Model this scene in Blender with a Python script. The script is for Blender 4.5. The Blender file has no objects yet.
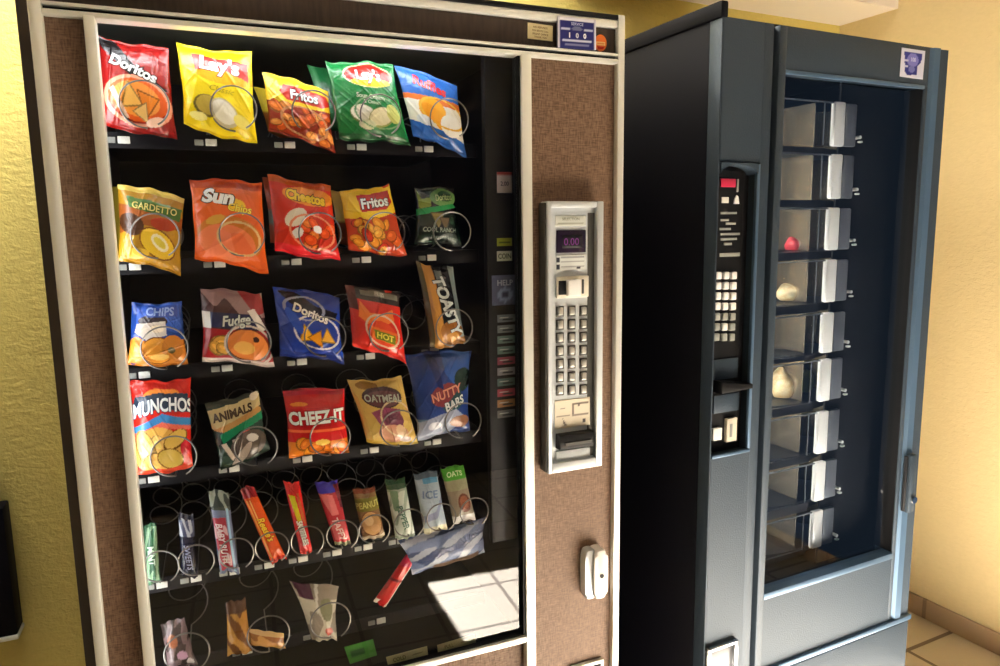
import bpy, bmesh, math, random
import numpy as np
from mathutils import Vector, Matrix

SC = bpy.context.scene
COL = SC.collection

# ------------------------------------------------------------------ camera
CAM = np.array([0.1994, -1.2554, 1.4269]); YAW, PITCH, ROLL, FPX = 0.3967, -0.1457, -0.0145, 715.94
def cam_axes():
    cy, sy = math.cos(YAW), math.sin(YAW)
    f = np.array([sy*math.cos(PITCH), cy*math.cos(PITCH), math.sin(PITCH)])
    r = np.array([cy, -sy, 0.0]); u = np.cross(r, f)
    return math.cos(ROLL)*r+math.sin(ROLL)*u, -math.sin(ROLL)*r+math.cos(ROLL)*u, f
CR, CU, CF = cam_axes()
cd = bpy.data.cameras.new('camera'); cd.sensor_width = 36; cd.lens = 36*FPX/1000; cd.clip_start = .02
cam = bpy.data.objects.new('camera', cd); COL.objects.link(cam)
cam.matrix_world = Matrix(((CR[0], CU[0], -CF[0], CAM[0]), (CR[1], CU[1], -CF[1], CAM[1]), (CR[2], CU[2], -CF[2], CAM[2]), (0, 0, 0, 1)))
SC.camera = cam

# ------------------------------------------------------------------ world, sun, exposure
w = bpy.data.worlds.new('world'); SC.world = w; w.use_nodes = True
bgn = w.node_tree.nodes['Background']
bgn.inputs[0].default_value = (.38, .62, 1.0, 1); bgn.inputs[1].default_value = .2
sd = bpy.data.lights.new('sun', 'SUN'); sd.energy = 155; sd.angle = .009; sd.color = (1, .975, .93)
sun = bpy.data.objects.new('sun', sd); COL.objects.link(sun)
SUN_EL = math.radians(40)
sun.rotation_euler = Vector((0, -math.cos(SUN_EL), math.sin(SUN_EL))).to_track_quat('Z', 'Y').to_euler()
vs = SC.view_settings; vs.view_transform = 'Standard'; vs.look = 'None'; vs.exposure = 0.0; vs.gamma = 1; vs.use_curve_mapping = False
SC.cycles.use_denoising = True
SC.cycles.max_bounces = 10; SC.cycles.transparent_max_bounces = 16
SC.cycles.sample_clamp_indirect = 30
SC.cycles.caustics_reflective = False; SC.cycles.caustics_refractive = False

def lamp(name, loc, sx, sy, power, color, direction, spread=180):
    l = bpy.data.lights.new(name, 'AREA'); l.shape = 'RECTANGLE'; l.size = sx; l.size_y = sy; l.energy = power; l.color = color
    l.spread = math.radians(spread)
    o = bpy.data.objects.new(name, l); COL.objects.link(o); o.location = loc
    o.rotation_euler = (-Vector(direction)).to_track_quat('Z', 'X').to_euler()
    return o

# second machine and the room share this frame
X2, Y2, A2 = 1.16798, -0.08035, 0.0572155
c2, s2 = math.cos(A2), math.sin(A2)
def to2(P, pt=1):
    qx, qy = P[0]-X2*pt, P[1]-Y2*pt
    return np.array([c2*qx+s2*qy, -s2*qx+c2*qy, P[2]])
def from2(p):
    return np.array([X2+c2*p[0]-s2*p[1], Y2+s2*p[0]+c2*p[1], p[2]])
def ray(u, v):
    d = CF*FPX+CR*(u-500)-CU*(v-333); return d/np.linalg.norm(d)
def P1(u, v, Y):                       # a measured point of the snack machine at depth Y
    d = ray(u, v); return CAM+d*((Y-CAM[1])/d[1])
def P2(u, v, y):                       # a measured point of the food machine at its own depth y
    o = to2(CAM); d = to2(ray(u, v), 0); return o+d*((y-o[1])/d[1])

# ------------------------------------------------------------------ materials
def lin(c):
    return tuple((x/255/12.92) if x/255 <= .04045 else ((x/255+.055)/1.055)**2.4 for x in c)
def newmat(name):
    m = bpy.data.materials.new(name); m.use_nodes = True
    return m, m.node_tree.nodes, m.node_tree.links, m.node_tree.nodes['Principled BSDF']
def mat(name, c, rough=.5, metal=0, spec=.5, bump=None, var=None, coat=0):
    m, n, l, b = newmat(name)
    b.inputs['Base Color'].default_value = (*c, 1); b.inputs['Roughness'].default_value = rough
    b.inputs['Metallic'].default_value = metal; b.inputs['Specular IOR Level'].default_value = spec
    b.inputs['Coat Weight'].default_value = coat
    tc = n.new('ShaderNodeTexCoord')
    if bump or var:
        nz = n.new('ShaderNodeTexNoise'); nz.inputs['Scale'].default_value = (bump or var)[0]; nz.inputs['Detail'].default_value = 6
        l.new(tc.outputs['Object'], nz.inputs['Vector'])
    if bump:
        bp = n.new('ShaderNodeBump'); bp.inputs['Strength'].default_value = bump[1]; bp.inputs['Distance'].default_value = bump[2]
        l.new(nz.outputs['Fac'], bp.inputs['Height']); l.new(bp.outputs['Normal'], b.inputs['Normal'])
    if var:
        mx = n.new('ShaderNodeMix'); mx.data_type = 'RGBA'
        mx.inputs['A'].default_value = (*c, 1); mx.inputs['B'].default_value = (*var[1], 1)
        cr = n.new('ShaderNodeValToRGB'); cr.color_ramp.elements[0].position = .35; cr.color_ramp.elements[1].position = .68
        l.new(nz.outputs['Fac'], cr.inputs['Fac']); l.new(cr.outputs['Color'], mx.inputs['Factor']); l.new(mx.outputs['Result'], b.inputs['Base Color'])
    return m
def wall_mat(name, c, scale, dist):
    m, n, l, b = newmat(name)
    tc = n.new('ShaderNodeTexCoord')
    nz = n.new('ShaderNodeTexNoise'); nz.inputs['Scale'].default_value = scale; nz.inputs['Detail'].default_value = 5; nz.inputs['Distortion'].default_value = .6
    n2 = n.new('ShaderNodeTexNoise'); n2.inputs['Scale'].default_value = scale*4; n2.inputs['Detail'].default_value = 3
    ad = n.new('ShaderNodeMath'); ad.operation = 'MULTIPLY_ADD'; ad.inputs[1].default_value = .35
    mp = n.new('ShaderNodeMapping'); mp.inputs['Scale'].default_value = (1, 1, 1.9)
    l.new(tc.outputs['Object'], mp.inputs[0]); l.new(mp.outputs[0], nz.inputs['Vector']); l.new(tc.outputs['Object'], n2.inputs['Vector'])
    l.new(n2.outputs['Fac'], ad.inputs[0]); l.new(nz.outputs['Fac'], ad.inputs[2])
    bp = n.new('ShaderNodeBump'); bp.inputs['Strength'].default_value = .8; bp.inputs['Distance'].default_value = dist
    l.new(ad.outputs[0], bp.inputs['Height']); l.new(bp.outputs[0], b.inputs['Normal'])
    mx = n.new('ShaderNodeMix'); mx.data_type = 'RGBA'; mx.inputs['A'].default_value = (*[x*.9 for x in c], 1); mx.inputs['B'].default_value = (*c, 1)
    l.new(nz.outputs['Fac'], mx.inputs['Factor']); l.new(mx.outputs['Result'], b.inputs['Base Color'])
    b.inputs['Roughness'].default_value = .75; b.inputs['Specular IOR Level'].default_value = .25
    return m
def weave_mat(name, ca, cb, sx=1.0, sz=1.0):
    m, n, l, b = newmat(name)
    tc = n.new('ShaderNodeTexCoord')
    def stretched(scl):
        mp = n.new('ShaderNodeMapping'); mp.inputs['Scale'].default_value = scl
        nz = n.new('ShaderNodeTexNoise'); nz.inputs['Scale'].default_value = 1; nz.inputs['Detail'].default_value = 3
        l.new(tc.outputs['Object'], mp.inputs[0]); l.new(mp.outputs[0], nz.inputs['Vector']); return nz
    a = stretched((420*sx, 1, 60*sx)); c = stretched((60*sz, 1, 420*sz))
    ad = n.new('ShaderNodeMath'); ad.operation = 'ADD'; l.new(a.outputs['Fac'], ad.inputs[0]); l.new(c.outputs['Fac'], ad.inputs[1])
    cr = n.new('ShaderNodeValToRGB'); cr.color_ramp.elements[0].position = .38; cr.color_ramp.elements[1].position = .64
    cr.color_ramp.elements[0].color = (*ca, 1); cr.color_ramp.elements[1].color = (*cb, 1)
    hf = n.new('ShaderNodeMath'); hf.operation = 'MULTIPLY'; hf.inputs[1].default_value = .5
    l.new(ad.outputs[0], hf.inputs[0]); l.new(hf.outputs[0], cr.inputs['Fac']); l.new(cr.outputs['Color'], b.inputs['Base Color'])
    bp = n.new('ShaderNodeBump'); bp.inputs['Strength'].default_value = .35; bp.inputs['Distance'].default_value = .001
    l.new(ad.outputs[0], bp.inputs['Height']); l.new(bp.outputs[0], b.inputs['Normal'])
    b.inputs['Roughness'].default_value = .6; b.inputs['Specular IOR Level'].default_value = .35
    return m
def tile_mat(name, c1, c2_, grout, size, ox, oy, axis='XY'):
    m, n, l, b = newmat(name)
    tc = n.new('ShaderNodeTexCoord'); mp = n.new('ShaderNodeMapping')
    mp.inputs['Location'].default_value = (ox, oy, 0)
    if axis == 'YZ': mp.inputs['Rotation'].default_value = (0, math.radians(90), math.radians(90))
    br = n.new('ShaderNodeTexBrick'); br.offset = 0; br.squash = 1
    br.inputs['Scale'].default_value = 1; br.inputs['Brick Width'].default_value = size; br.inputs['Row Height'].default_value = size
    br.inputs['Mortar Size'].default_value = .008; br.inputs['Mortar Smooth'].default_value = .2
    br.inputs['Color1'].default_value = (*c1, 1); br.inputs['Color2'].default_value = (*c2_, 1); br.inputs['Mortar'].default_value = (*grout, 1)
    l.new(tc.outputs['Object'], mp.inputs[0]); l.new(mp.outputs[0], br.inputs['Vector'])
    nz = n.new('ShaderNodeTexNoise'); nz.inputs['Scale'].default_value = 9; nz.inputs['Detail'].default_value = 6; l.new(tc.outputs['Object'], nz.inputs['Vector'])
    mx = n.new('ShaderNodeMix'); mx.data_type = 'RGBA'; mx.blend_type = 'MULTIPLY'; mx.inputs['Factor'].default_value = .35
    l.new(br.outputs['Color'], mx.inputs['A']); l.new(nz.outputs['Color'], mx.inputs['B'])
    hs = n.new('ShaderNodeMix'); hs.data_type = 'RGBA'; hs.inputs['Factor'].default_value = .25
    l.new(br.outputs['Color'], hs.inputs['A']); l.new(mx.outputs['Result'], hs.inputs['B']); l.new(hs.outputs['Result'], b.inputs['Base Color'])
    bp = n.new('ShaderNodeBump'); bp.inputs['Strength'].default_value = .5; bp.inputs['Distance'].default_value = .002; bp.invert = True
    l.new(br.outputs['Fac'], bp.inputs['Height']); l.new(bp.outputs[0], b.inputs['Normal'])
    b.inputs['Roughness'].default_value = .45
    return m
def glass_mat(name, tint=(1, 1, 1), ior=1.5, rough=0.0):
    m = bpy.data.materials.new(name); m.use_nodes = True; n, l = m.node_tree.nodes, m.node_tree.links
    n.clear(); o = n.new('ShaderNodeOutputMaterial'); t = n.new('ShaderNodeBsdfTransparent'); g = n.new('ShaderNodeBsdfGlossy')
    fr = n.new('ShaderNodeFresnel'); fr.inputs['IOR'].default_value = ior; mx = n.new('ShaderNodeMixShader')
    t.inputs[0].default_value = (*tint, 1); g.inputs['Roughness'].default_value = rough
    geo = n.new('ShaderNodeNewGeometry'); ff = n.new('ShaderNodeMath'); ff.operation = 'SUBTRACT'; ff.inputs[0].default_value = 1
    mu = n.new('ShaderNodeMath'); mu.operation = 'MULTIPLY'
    l.new(geo.outputs['Backfacing'], ff.inputs[1]); l.new(fr.outputs[0], mu.inputs[0]); l.new(ff.outputs[0], mu.inputs[1])
    k = n.new('ShaderNodeMath'); k.operation = 'MULTIPLY'; k.inputs[1].default_value = 1.35     # both faces of the pane
    l.new(mu.outputs[0], k.inputs[0]); k.use_clamp = True
    l.new(k.outputs[0], mx.inputs[0]); l.new(t.outputs[0], mx.inputs[1]); l.new(g.outputs[0], mx.inputs[2]); l.new(mx.outputs[0], o.inputs[0])
    return m
def emit_mat(name, c, s):
    m = bpy.data.materials.new(name); m.use_nodes = True; n, l = m.node_tree.nodes, m.node_tree.links
    n.clear(); o = n.new('ShaderNodeOutputMaterial'); e = n.new('ShaderNodeEmission'); e.inputs[0].default_value = (*c, 1); e.inputs[1].default_value = s
    l.new(e.outputs[0], o.inputs[0]); return m
def print_mat(name, rough, spec=.5, coat=0, bump=0):
    m, n, l, b = newmat(name); a = n.new('ShaderNodeAttribute'); a.attribute_name = 'Col'
    l.new(a.outputs['Color'], b.inputs['Base Color']); b.inputs['Roughness'].default_value = rough; b.inputs['Specular IOR Level'].default_value = spec
    b.inputs['Coat Weight'].default_value = coat; b.inputs['Coat Roughness'].default_value = .15
    if bump:
        tc = n.new('ShaderNodeTexCoord'); nz = n.new('ShaderNodeTexNoise'); nz.inputs['Scale'].default_value = 45; nz.inputs['Detail'].default_value = 3; nz.inputs['Distortion'].default_value = 1.2
        bp = n.new('ShaderNodeBump'); bp.inputs['Strength'].default_value = bump; bp.inputs['Distance'].default_value = .004
        l.new(tc.outputs['Object'], nz.inputs['Vector']); l.new(nz.outputs['Fac'], bp.inputs['Height']); l.new(bp.outputs[0], b.inputs['Normal'])
    return m

M = dict(
    wall_back=wall_mat('painted_yellow_plaster', (.80, .67, .22), 38, .004),
    wall_right=wall_mat('painted_cream_plaster', (.86, .70, .39), 60, .002),
    front=mat('brown_brick_paint', (.07, .055, .05), .7, bump=(30, .3, .004)),
    ceiling=mat('white_ceiling_paint', (.86, .80, .74), .8),
    floor=tile_mat('cream_floor_tile', (.65, .57, .46), (.61, .53, .43), (.20, .15, .11), .29, .0, .0),
    base=tile_mat('baseboard_tile', (.50, .36, .24), (.47, .34, .22), (.30, .21, .14), .29, .1, .15, 'YZ'),
    silver=mat('brushed_aluminium', (.84, .86, .81), .42, .4, .5, bump=(60, .08, .002)),
    cab=mat('dark_brown_cabinet_enamel', (.06, .046, .038), .5),
    fabric=weave_mat('brown_woven_vinyl', (.105, .058, .035), (.265, .165, .107)),
    header=weave_mat('dark_walnut_vinyl', (.034, .023, .017), (.075, .05, .037), .35, .05),
    black=mat('black_plastic', (.006, .006, .007), .5, 0, .25),
    inner=mat('black_liner', (.004, .0045, .006), .6, 0, .2),
    ceilinner=mat('grey_green_liner', (.05, .06, .055), .6),
    tray=mat('black_tray_steel', (.004, .004, .006), .55, 0, .2),
    wire=mat('coil_wire', (.17, .166, .16), .33, .5, .6),
    tag=mat('white_tag', (.72, .74, .70), .5), tagg=mat('grey_tag', (.30, .32, .30), .5),
    glass=glass_mat('window_glass'), glass2=glass_mat('food_window_glass', (.9, .93, .97)),
    plastic=glass_mat('clear_plastic', (.93, .94, .95), 1.45, .08),
    print=print_mat('printed_film', .27, .55, .0, .5), paper=print_mat('printed_paper', .6, .3),
    keypad=mat('pale_grey_panel', (.62, .67, .71), .42, .25, bump=(90, .05, .001)),
    key=mat('key_metal', (.50, .49, .45), .35, .5), keydark=mat('key_shadow_gap', (.06, .06, .055), .5),
    display=mat('dark_display', (.02, .012, .03), .12), cream=mat('cream_plastic', (.72, .68, .58), .45),
    lockm=mat('white_lock_enamel', (.80, .78, .76), .35),
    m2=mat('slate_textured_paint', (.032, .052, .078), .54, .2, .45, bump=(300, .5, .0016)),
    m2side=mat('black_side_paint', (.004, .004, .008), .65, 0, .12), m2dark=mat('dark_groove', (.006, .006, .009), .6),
    m2trim=mat('trim_with_sky_highlight', (.09, .16, .26), .38, .4),  # blue trim; on the door edge and sill it paints in sky highlights
    steel=mat('polished_steel', (.52, .45, .34), .25, .9), disc=mat('black_shelf', (.02, .022, .026), .35),
    core=mat('bronze_steel', (.32, .235, .13), .38, .3), stile=mat('white_highlight', (.90, .89, .86), .3, .2), stile2=mat('grey_stile', (.13, .14, .16), .3, .2),
    white=mat('white_plastic', (.85, .85, .85), .4), chrome=mat('chrome', (.75, .75, .76), .18, 1.0),
    redlight=mat('red_plastic', (.55, .03, .08), .3), bread=mat('bread_crust', (.62, .42, .18), .6, var=(60, (.80, .68, .42))),
    lettuce=mat('lettuce', (.30, .36, .10), .6), redfood=mat('red_wrap', (.62, .06, .07), .35),
    tube=emit_mat('fluorescent_tube', (1, .97, .88), 4), lampglow=emit_mat('ceiling_diffuser', (1, .93, .78), 9),
    fixture=mat('white_fixture_enamel', (.85, .85, .83), .4), film=print_mat('clear_film', .2, .6, .3, .5),
)

# ------------------------------------------------------------------ helpers
def tag(o, label, cat, group=None):
    o['label'] = label; o['category'] = cat
    if group: o['group'] = group
    return o
def empty(name, loc=(0, 0, 0), rz=0):
    o = bpy.data.objects.new(name, None); COL.objects.link(o); o.location = loc; o.rotation_euler = (0, 0, rz); o.empty_display_size = .1
    return o
class MB:
    def __init__(s): s.bm = bmesh.new()
    def box(s, x0, x1, y0, y1, z0, z1, bev=0, seg=2):
        vs_ = [s.bm.verts.new((x, y, z)) for x in (x0, x1) for y in (y0, y1) for z in (z0, z1)]
        fs = [s.bm.faces.new([vs_[i] for i in q]) for q in ((0, 1, 3, 2), (4, 6, 7, 5), (0, 4, 5, 1), (2, 3, 7, 6), (0, 2, 6, 4), (1, 5, 7, 3))]
        if bev:
            es = list({e for f in fs for e in f.edges})
            bmesh.ops.bevel(s.bm, geom=es, offset=bev, segments=seg, affect='EDGES', profile=.5)
        return s
    def prism(s, pts, y0, y1, bev=0):           # outline in x,z extruded along y
        a = [s.bm.verts.new((x, y0, z)) for x, z in pts]; b = [s.bm.verts.new((x, y1, z)) for x, z in pts]
        n = len(pts); fs = [s.bm.faces.new(a), s.bm.faces.new(b[::-1])]
        for i in range(n): fs.append(s.bm.faces.new((a[i], b[i], b[(i+1) % n], a[(i+1) % n])))
        if bev:
            es = list(fs[0].edges); bmesh.ops.bevel(s.bm, geom=es, offset=bev, segments=2, affect='EDGES', profile=.5)
        return s
    def hprism(s, pts, z0, z1):                 # outline in x,y extruded along z
        a = [s.bm.verts.new((x, y, z0)) for x, y in pts]; b = [s.bm.verts.new((x, y, z1)) for x, y in pts]
        n = len(pts); s.bm.faces.new(a[::-1]); s.bm.faces.new(b)
        for i in range(n): s.bm.faces.new((a[i], a[(i+1) % n], b[(i+1) % n], b[i]))
        return s
    def tube(s, pts, r, seg=8, closed=False):
        pts = [Vector(p) for p in pts]; n = len(pts); rings = []
        up = Vector((0, 0, 1))
        for i, p in enumerate(pts):
            t = (pts[min(i+1, n-1)]-pts[max(i-1, 0)]).normalized()
            if i == 0: a = t.cross(Vector((.31, .2, .93))).normalized()
            else: a = (a-t*a.dot(t)).normalized()
            b = t.cross(a)
            rings.append([s.bm.verts.new(p+(a*math.cos(q)+b*math.sin(q))*r) for q in [2*math.pi*k/seg for k in range(seg)]])
        for i in range(n-1):
            for k in range(seg): s.bm.faces.new((rings[i][k], rings[i][(k+1) % seg], rings[i+1][(k+1) % seg], rings[i+1][k]))
        s.bm.faces.new(rings[0][::-1]); s.bm.faces.new(rings[-1])
        return s
    def cyl(s, c, axis, r, h, seg=24, r2=None):
        ax = Vector(axis).normalized(); c = Vector(c)
        a = ax.cross(Vector((.3, .5, .81))).normalized(); b = ax.cross(a); r2 = r if r2 is None else r2
        p = [s.bm.verts.new(c+(a*math.cos(t)+b*math.sin(t))*r) for t in [2*math.pi*k/seg for k in range(seg)]]
        q = [s.bm.verts.new(c+ax*h+(a*math.cos(t)+b*math.sin(t))*r2) for t in [2*math.pi*k/seg for k in range(seg)]]
        s.bm.faces.new(p[::-1]); s.bm.faces.new(q)
        for k in range(seg): s.bm.faces.new((p[k], p[(k+1) % seg], q[(k+1) % seg], q[k]))
        return s
    def blob(s, c, rad, seed, amp=.2, flat=None):
        r = bmesh.ops.create_icosphere(s.bm, subdivisions=3, radius=1); rnd = random.Random(seed)
        ph = [(rnd.uniform(1.5, 4), rnd.uniform(1.5, 4), rnd.uniform(1.5, 4), rnd.uniform(0, 6)) for _ in range(4)]
        for v in r['verts']:
            k = 1+amp*sum(math.sin(a*v.co.x+b*v.co.y+d*v.co.z+e) for a, b, d, e in ph)/4
            q = v.co*k
            if flat is not None and q.z < flat: q.z = flat
            v.co = Vector((c[0]+q.x*rad[0], c[1]+q.y*rad[1], c[2]+q.z*rad[2]))
        return s
    def build(s, name, material, parent=None, smooth=True, org=None):
        bmesh.ops.recalc_face_normals(s.bm, faces=s.bm.faces)
        if org is not None:
            for v in s.bm.verts: v.co -= Vector(org)
        me = bpy.data.meshes.new(name); s.bm.to_mesh(me); s.bm.free(); me.materials.append(material)
        if smooth:
            me.polygons.foreach_set('use_smooth', [True]*len(me.polygons)); me.set_sharp_from_angle(angle=math.radians(35))
        o = bpy.data.objects.new(name, me); COL.objects.link(o); o.parent = parent
        if org is not None: o.location = org
        return o

# ---- printed things: a fine sheet carries its artwork as colour, its lettering as faces of the same mesh
_tc = {}
def text_mesh(s, bold=0.0, shear=0.0):
    k = (s, bold, shear)
    if k in _tc: return _tc[k]
    cu = bpy.data.curves.new('t', 'FONT'); cu.body = s; cu.resolution_u = 3; cu.offset = bold; cu.shear = shear; cu.fill_mode = 'FRONT'
    o = bpy.data.objects.new('t', cu); COL.objects.link(o)
    dg = bpy.context.evaluated_depsgraph_get(); me = bpy.data.meshes.new_from_object(o.evaluated_get(dg))
    bm = bmesh.new(); bm.from_mesh(me); bmesh.ops.triangulate(bm, faces=bm.faces)
    for _ in range(2):
        le = [e for e in bm.edges if e.calc_length() > .16]
        if le: bmesh.ops.subdivide_edges(bm, edges=le, cuts=1); bmesh.ops.triangulate(bm, faces=bm.faces)
    vv = np.array([v.co[:2] for v in bm.verts]); bm.verts.index_update(); ff = [[v.index for v in f.verts] for f in bm.faces]
    bm.free(); bpy.data.objects.remove(o); bpy.data.curves.remove(cu); bpy.data.meshes.remove(me)
    if len(vv): vv[:, 0] -= (vv[:, 0].max()+vv[:, 0].min())/2; vv[:, 1] -= .35
    _tc[k] = (vv, ff); return _tc[k]
class Art:
    """artwork of one printed sheet, u to the right and v up, both 0..1"""
    def __init__(s, base): s.ops = []; s.texts = []; s.base = base
    def rect(s, u0, u1, v0, v1, c): s.ops.append(('r', u0, u1, v0, v1, c)); return s
    def ell(s, cu, cv, ru, rv, c, rot=0): s.ops.append(('e', cu, cv, ru, rv, c, math.radians(rot))); return s
    def ring(s, cu, cv, ru, rv, th, c): s.ops.append(('o', cu, cv, ru, rv, th, c)); return s
    def poly(s, pts, c): s.ops.append(('p', pts, c)); return s
    def mottle(s, u0, u1, v0, v1, c, seed, fr=14, th=.35): s.ops.append(('m', u0, u1, v0, v1, c, seed, fr, th)); return s
    def chips(s, n, u0, u1, v0, v1, ru, rv, cols, seed):
        r = random.Random(seed)
        for _ in range(n):
            a, b, t = r.uniform(u0, u1), r.uniform(v0, v1), r.uniform(-60, 60); c = r.choice(cols); k = r.uniform(.75, 1.15)
            s.ell(a, b, ru*k, rv*k, tuple(x*.62 for x in c), t); s.ell(a, b+rv*.08, ru*k*.86, rv*k*.84, c, t); s.ell(a-ru*.15, b+rv*.2, ru*k*.4, rv*k*.3, tuple(min(255, x*1.12+14) for x in c), t)
        return s
    def tri(s, cu, cv, r, rot, c, asp=1.0):
        p = []
        for k in range(3):
            a = math.radians(rot+120*k); p.append((cu+r*math.cos(a), cv+r*asp*math.sin(a)))
        q = [(cu+(x-cu)*.82, cv+(y-cv)*.82) for x, y in p]
        s.poly(p, tuple(x*.6 for x in c)); s.poly(q, c); return s
    def text(s, t, cu, cv, h, c, rot=0, shear=0, bold=.02, xs=1.0, outline=None, ow=.035, arc=0):
        if outline is not None: s.texts.append((t, cu, cv, h, outline, rot, shear, bold+ow, xs, .5, arc))
        s.texts.append((t, cu, cv, h, c, rot, shear, bold, xs, 1.0, arc)); return s
    def paint(s, U, V):
        C = np.empty((len(U), 3)); C[:] = s.base
        for o in s.ops:
            k = o[0]
            if k == 'r': m = (U >= o[1]) & (U <= o[2]) & (V >= o[3]) & (V <= o[4]); C[m] = o[5]
            elif k == 'e':
                du, dv = U-o[1], V-o[2]; ct, st = math.cos(o[6]), math.sin(o[6])
                m = ((du*ct+dv*st)/o[3])**2+((-du*st+dv*ct)/o[4])**2 <= 1; C[m] = o[5]
            elif k == 'o':
                q = np.sqrt(((U-o[1])/o[3])**2+((V-o[2])/o[4])**2); C[np.abs(q-1) < o[5]] = o[6]
            elif k == 'p':
                pts = o[1]; ins = np.zeros(len(U), bool); n = len(pts)
                for i in range(n):
                    (x1, y1), (x2, y2) = pts[i], pts[(i+1) % n]
                    if y1 == y2: continue
                    cnd = ((y1 > V) != (y2 > V)) & (U < (x2-x1)*(V-y1)/(y2-y1)+x1); ins ^= cnd
                C[ins] = o[2]
            elif k == 'm':
                r = random.Random(o[6]); f = o[7]; q = 0
                for _ in range(5): q = q+np.sin(U*r.uniform(-f, f)*2+V*r.uniform(-f, f)*2+r.uniform(0, 6))
                m = (q/5 > o[8]-.25) & (U >= o[1]) & (U <= o[2]) & (V >= o[3]) & (V <= o[4]); C[m] = o[5]
        x = np.clip(C/255, 0, 1); return np.where(x <= .04045, x/12.92, ((x+.055)/1.055)**2.4)
def printed(name, S, w_, h_, art, nu, nv, material, back=None, parent=None, org=(0, 0, 0), toff=.0009):
    """S(u,v,lift) -> Nx3 points of the front; back(u,v) of the reverse"""
    org = np.array(org, float)
    gu, gv = np.meshgrid(np.linspace(0, 1, nu+1), np.linspace(0, 1, nv+1)); U, V = gu.ravel(), gv.ravel()
    idx = np.arange(len(U)).reshape(nv+1, nu+1)
    F = np.stack([idx[:-1, :-1], idx[:-1, 1:], idx[1:, 1:], idx[1:, :-1]], -1).reshape(-1, 4)
    P = [S(U, V, 0)]; Cc = [art.paint(U, V)]; faces = F.tolist(); off = len(U)
    if back is not None:
        P.append(back(U, V)); Cc.append(np.tile(lin(art.base), (len(U), 1))); faces += (F[:, ::-1]+off).tolist()
        bd = np.concatenate([idx[0, :], idx[1:, -1], idx[-1, -2::-1], idx[-2:0, 0]]); n = len(bd)
        for i in range(n): a, b = int(bd[i]), int(bd[(i+1) % n]); faces.append([b, a, a+off, b+off])
        off *= 2
    for (t, cu, cv, h, c, rot, shear, bold, xs, lv, arc) in art.texts:
        vv, ff = text_mesh(t, round(bold, 3), shear)
        if not len(vv): continue
        sc = h*h_/.7; X = vv[:, 0]*sc*xs; Y = vv[:, 1]*sc
        if arc: Y = Y-arc*h_*((X/w_)**2)*4
        ct, st = math.cos(math.radians(rot)), math.sin(math.radians(rot))
        u = np.clip(cu+(X*ct-Y*st)/w_, .005, .995); v = np.clip(cv+(X*st+Y*ct)/h_, .005, .995)
        P.append(S(u, v, toff*lv)); Cc.append(np.tile(lin(c), (len(u), 1))); faces += [[q+off for q in f] for f in ff]; off += len(u)
    P = np.concatenate(P)-org; Cc = np.concatenate(Cc)
    me = bpy.data.meshes.new(name); me.from_pydata(P.tolist(), [], faces); me.materials.append(material)
    ca = me.color_attributes.new('Col', 'FLOAT_COLOR', 'POINT'); ca.data.foreach_set('color', np.concatenate([Cc, np.ones((len(Cc), 1))], 1).astype(np.float32).ravel())
    me.polygons.foreach_set('use_smooth', [True]*len(me.polygons))
    o = bpy.data.objects.new(name, me); COL.objects.link(o); o.parent = parent; o.location = org
    return o
def sticker(name, q, art, parent, nu=24, nv=24, th=.0008, material=None):
    """q: four corner points top left, top right, bottom right, bottom left in the parent's frame"""
    q = [np.array(a, float) for a in q]; w_ = np.linalg.norm(q[1]-q[0]); h_ = np.linalg.norm(q[3]-q[0])
    n = np.cross(q[1]-q[0], q[3]-q[0]); n = n/np.linalg.norm(n); n = n if n[1] < 0 else -n
    def S(U, V, lift):
        b = lambda a: np.asarray(a)[:, None]
        return b((1-U)*V)*q[0]+b(U*V)*q[1]+b(U*(1-V))*q[2]+b((1-U)*(1-V))*q[3]+n*(th+lift)
    return printed(name, S, w_, h_, art, nu, nv, material or M['paper'], back=lambda U, V: S(U, V, -th), parent=parent, toff=.0006)

# ------------------------------------------------------------------ the room (in the frame of the right hand wall)
room = []
def setting(name, mb, m):
    o = mb.build(name, m, None, smooth=False); o['kind'] = 'structure'; o.location = (X2, Y2, 0); o.rotation_euler = (0, 0, A2); return o
RX0, RX1, RY0, RY1, RZ = -4.2, 1.409, -2.45, .889, 2.56
setting('floor', MB().box(RX0-2, RX1+.1, RY0-.1, RY1+.1, -.1, 0), M['floor'])
setting('ceiling', MB().box(RX0, RX1+.1, RY0-.1, RY1+.1, RZ, RZ+.1), M['ceiling'])
setting('wall_back', MB().box(RX0, RX1+.1, RY1, RY1+.1, 0, RZ), M['wall_back'])
wr_ = MB()         # the right hand wall, with an unseen doorway added so the food machine reflects sky
wr_.box(RX1, RX1+.1, -.30, RY1, 0, RZ).box(RX1, RX1+.1, RY0-.1, -1.75, 0, RZ).box(RX1, RX1+.1, -1.75, -.30, 2.1, RZ)
setting('wall_right', wr_, M['wall_right'])
setting('wall_left', MB().box(RX0-.1, RX0, RY0-.1, RY1+.1, 0, RZ), M['wall_right'])
wf = MB()          # the front wall behind the camera, with an unseen window added to shape the sun patch
JX0, JX1, JZ0, JZ1 = -.345, .95, 1.0, 2.08
wf.box(RX0, JX0, RY0-.1, RY0, 0, RZ).box(JX1, RX1, RY0-.1, RY0, 0, RZ).prism([(JX0, 0), (JX1, 0), (JX1, JZ0-.09), (JX0, JZ0-.09)], RY0-.1, RY0).box(JX0, JX1, RY0-.1, RY0, JZ1, RZ)
_v = [wf.bm.verts.new(p) for p in ((JX0, RY0, JZ0-.09), (JX1, RY0, JZ0-.09), (JX1, RY0, JZ0), (JX0, RY0, JZ0), (JX0, RY0-.1, JZ0-.09), (JX1, RY0-.1, JZ0-.09))]
for f_ in ((0, 1, 2, 3), (3, 2, 5, 4), (0, 3, 4), (1, 5, 2)): wf.bm.faces.new([_v[i] for i in f_])
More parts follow.
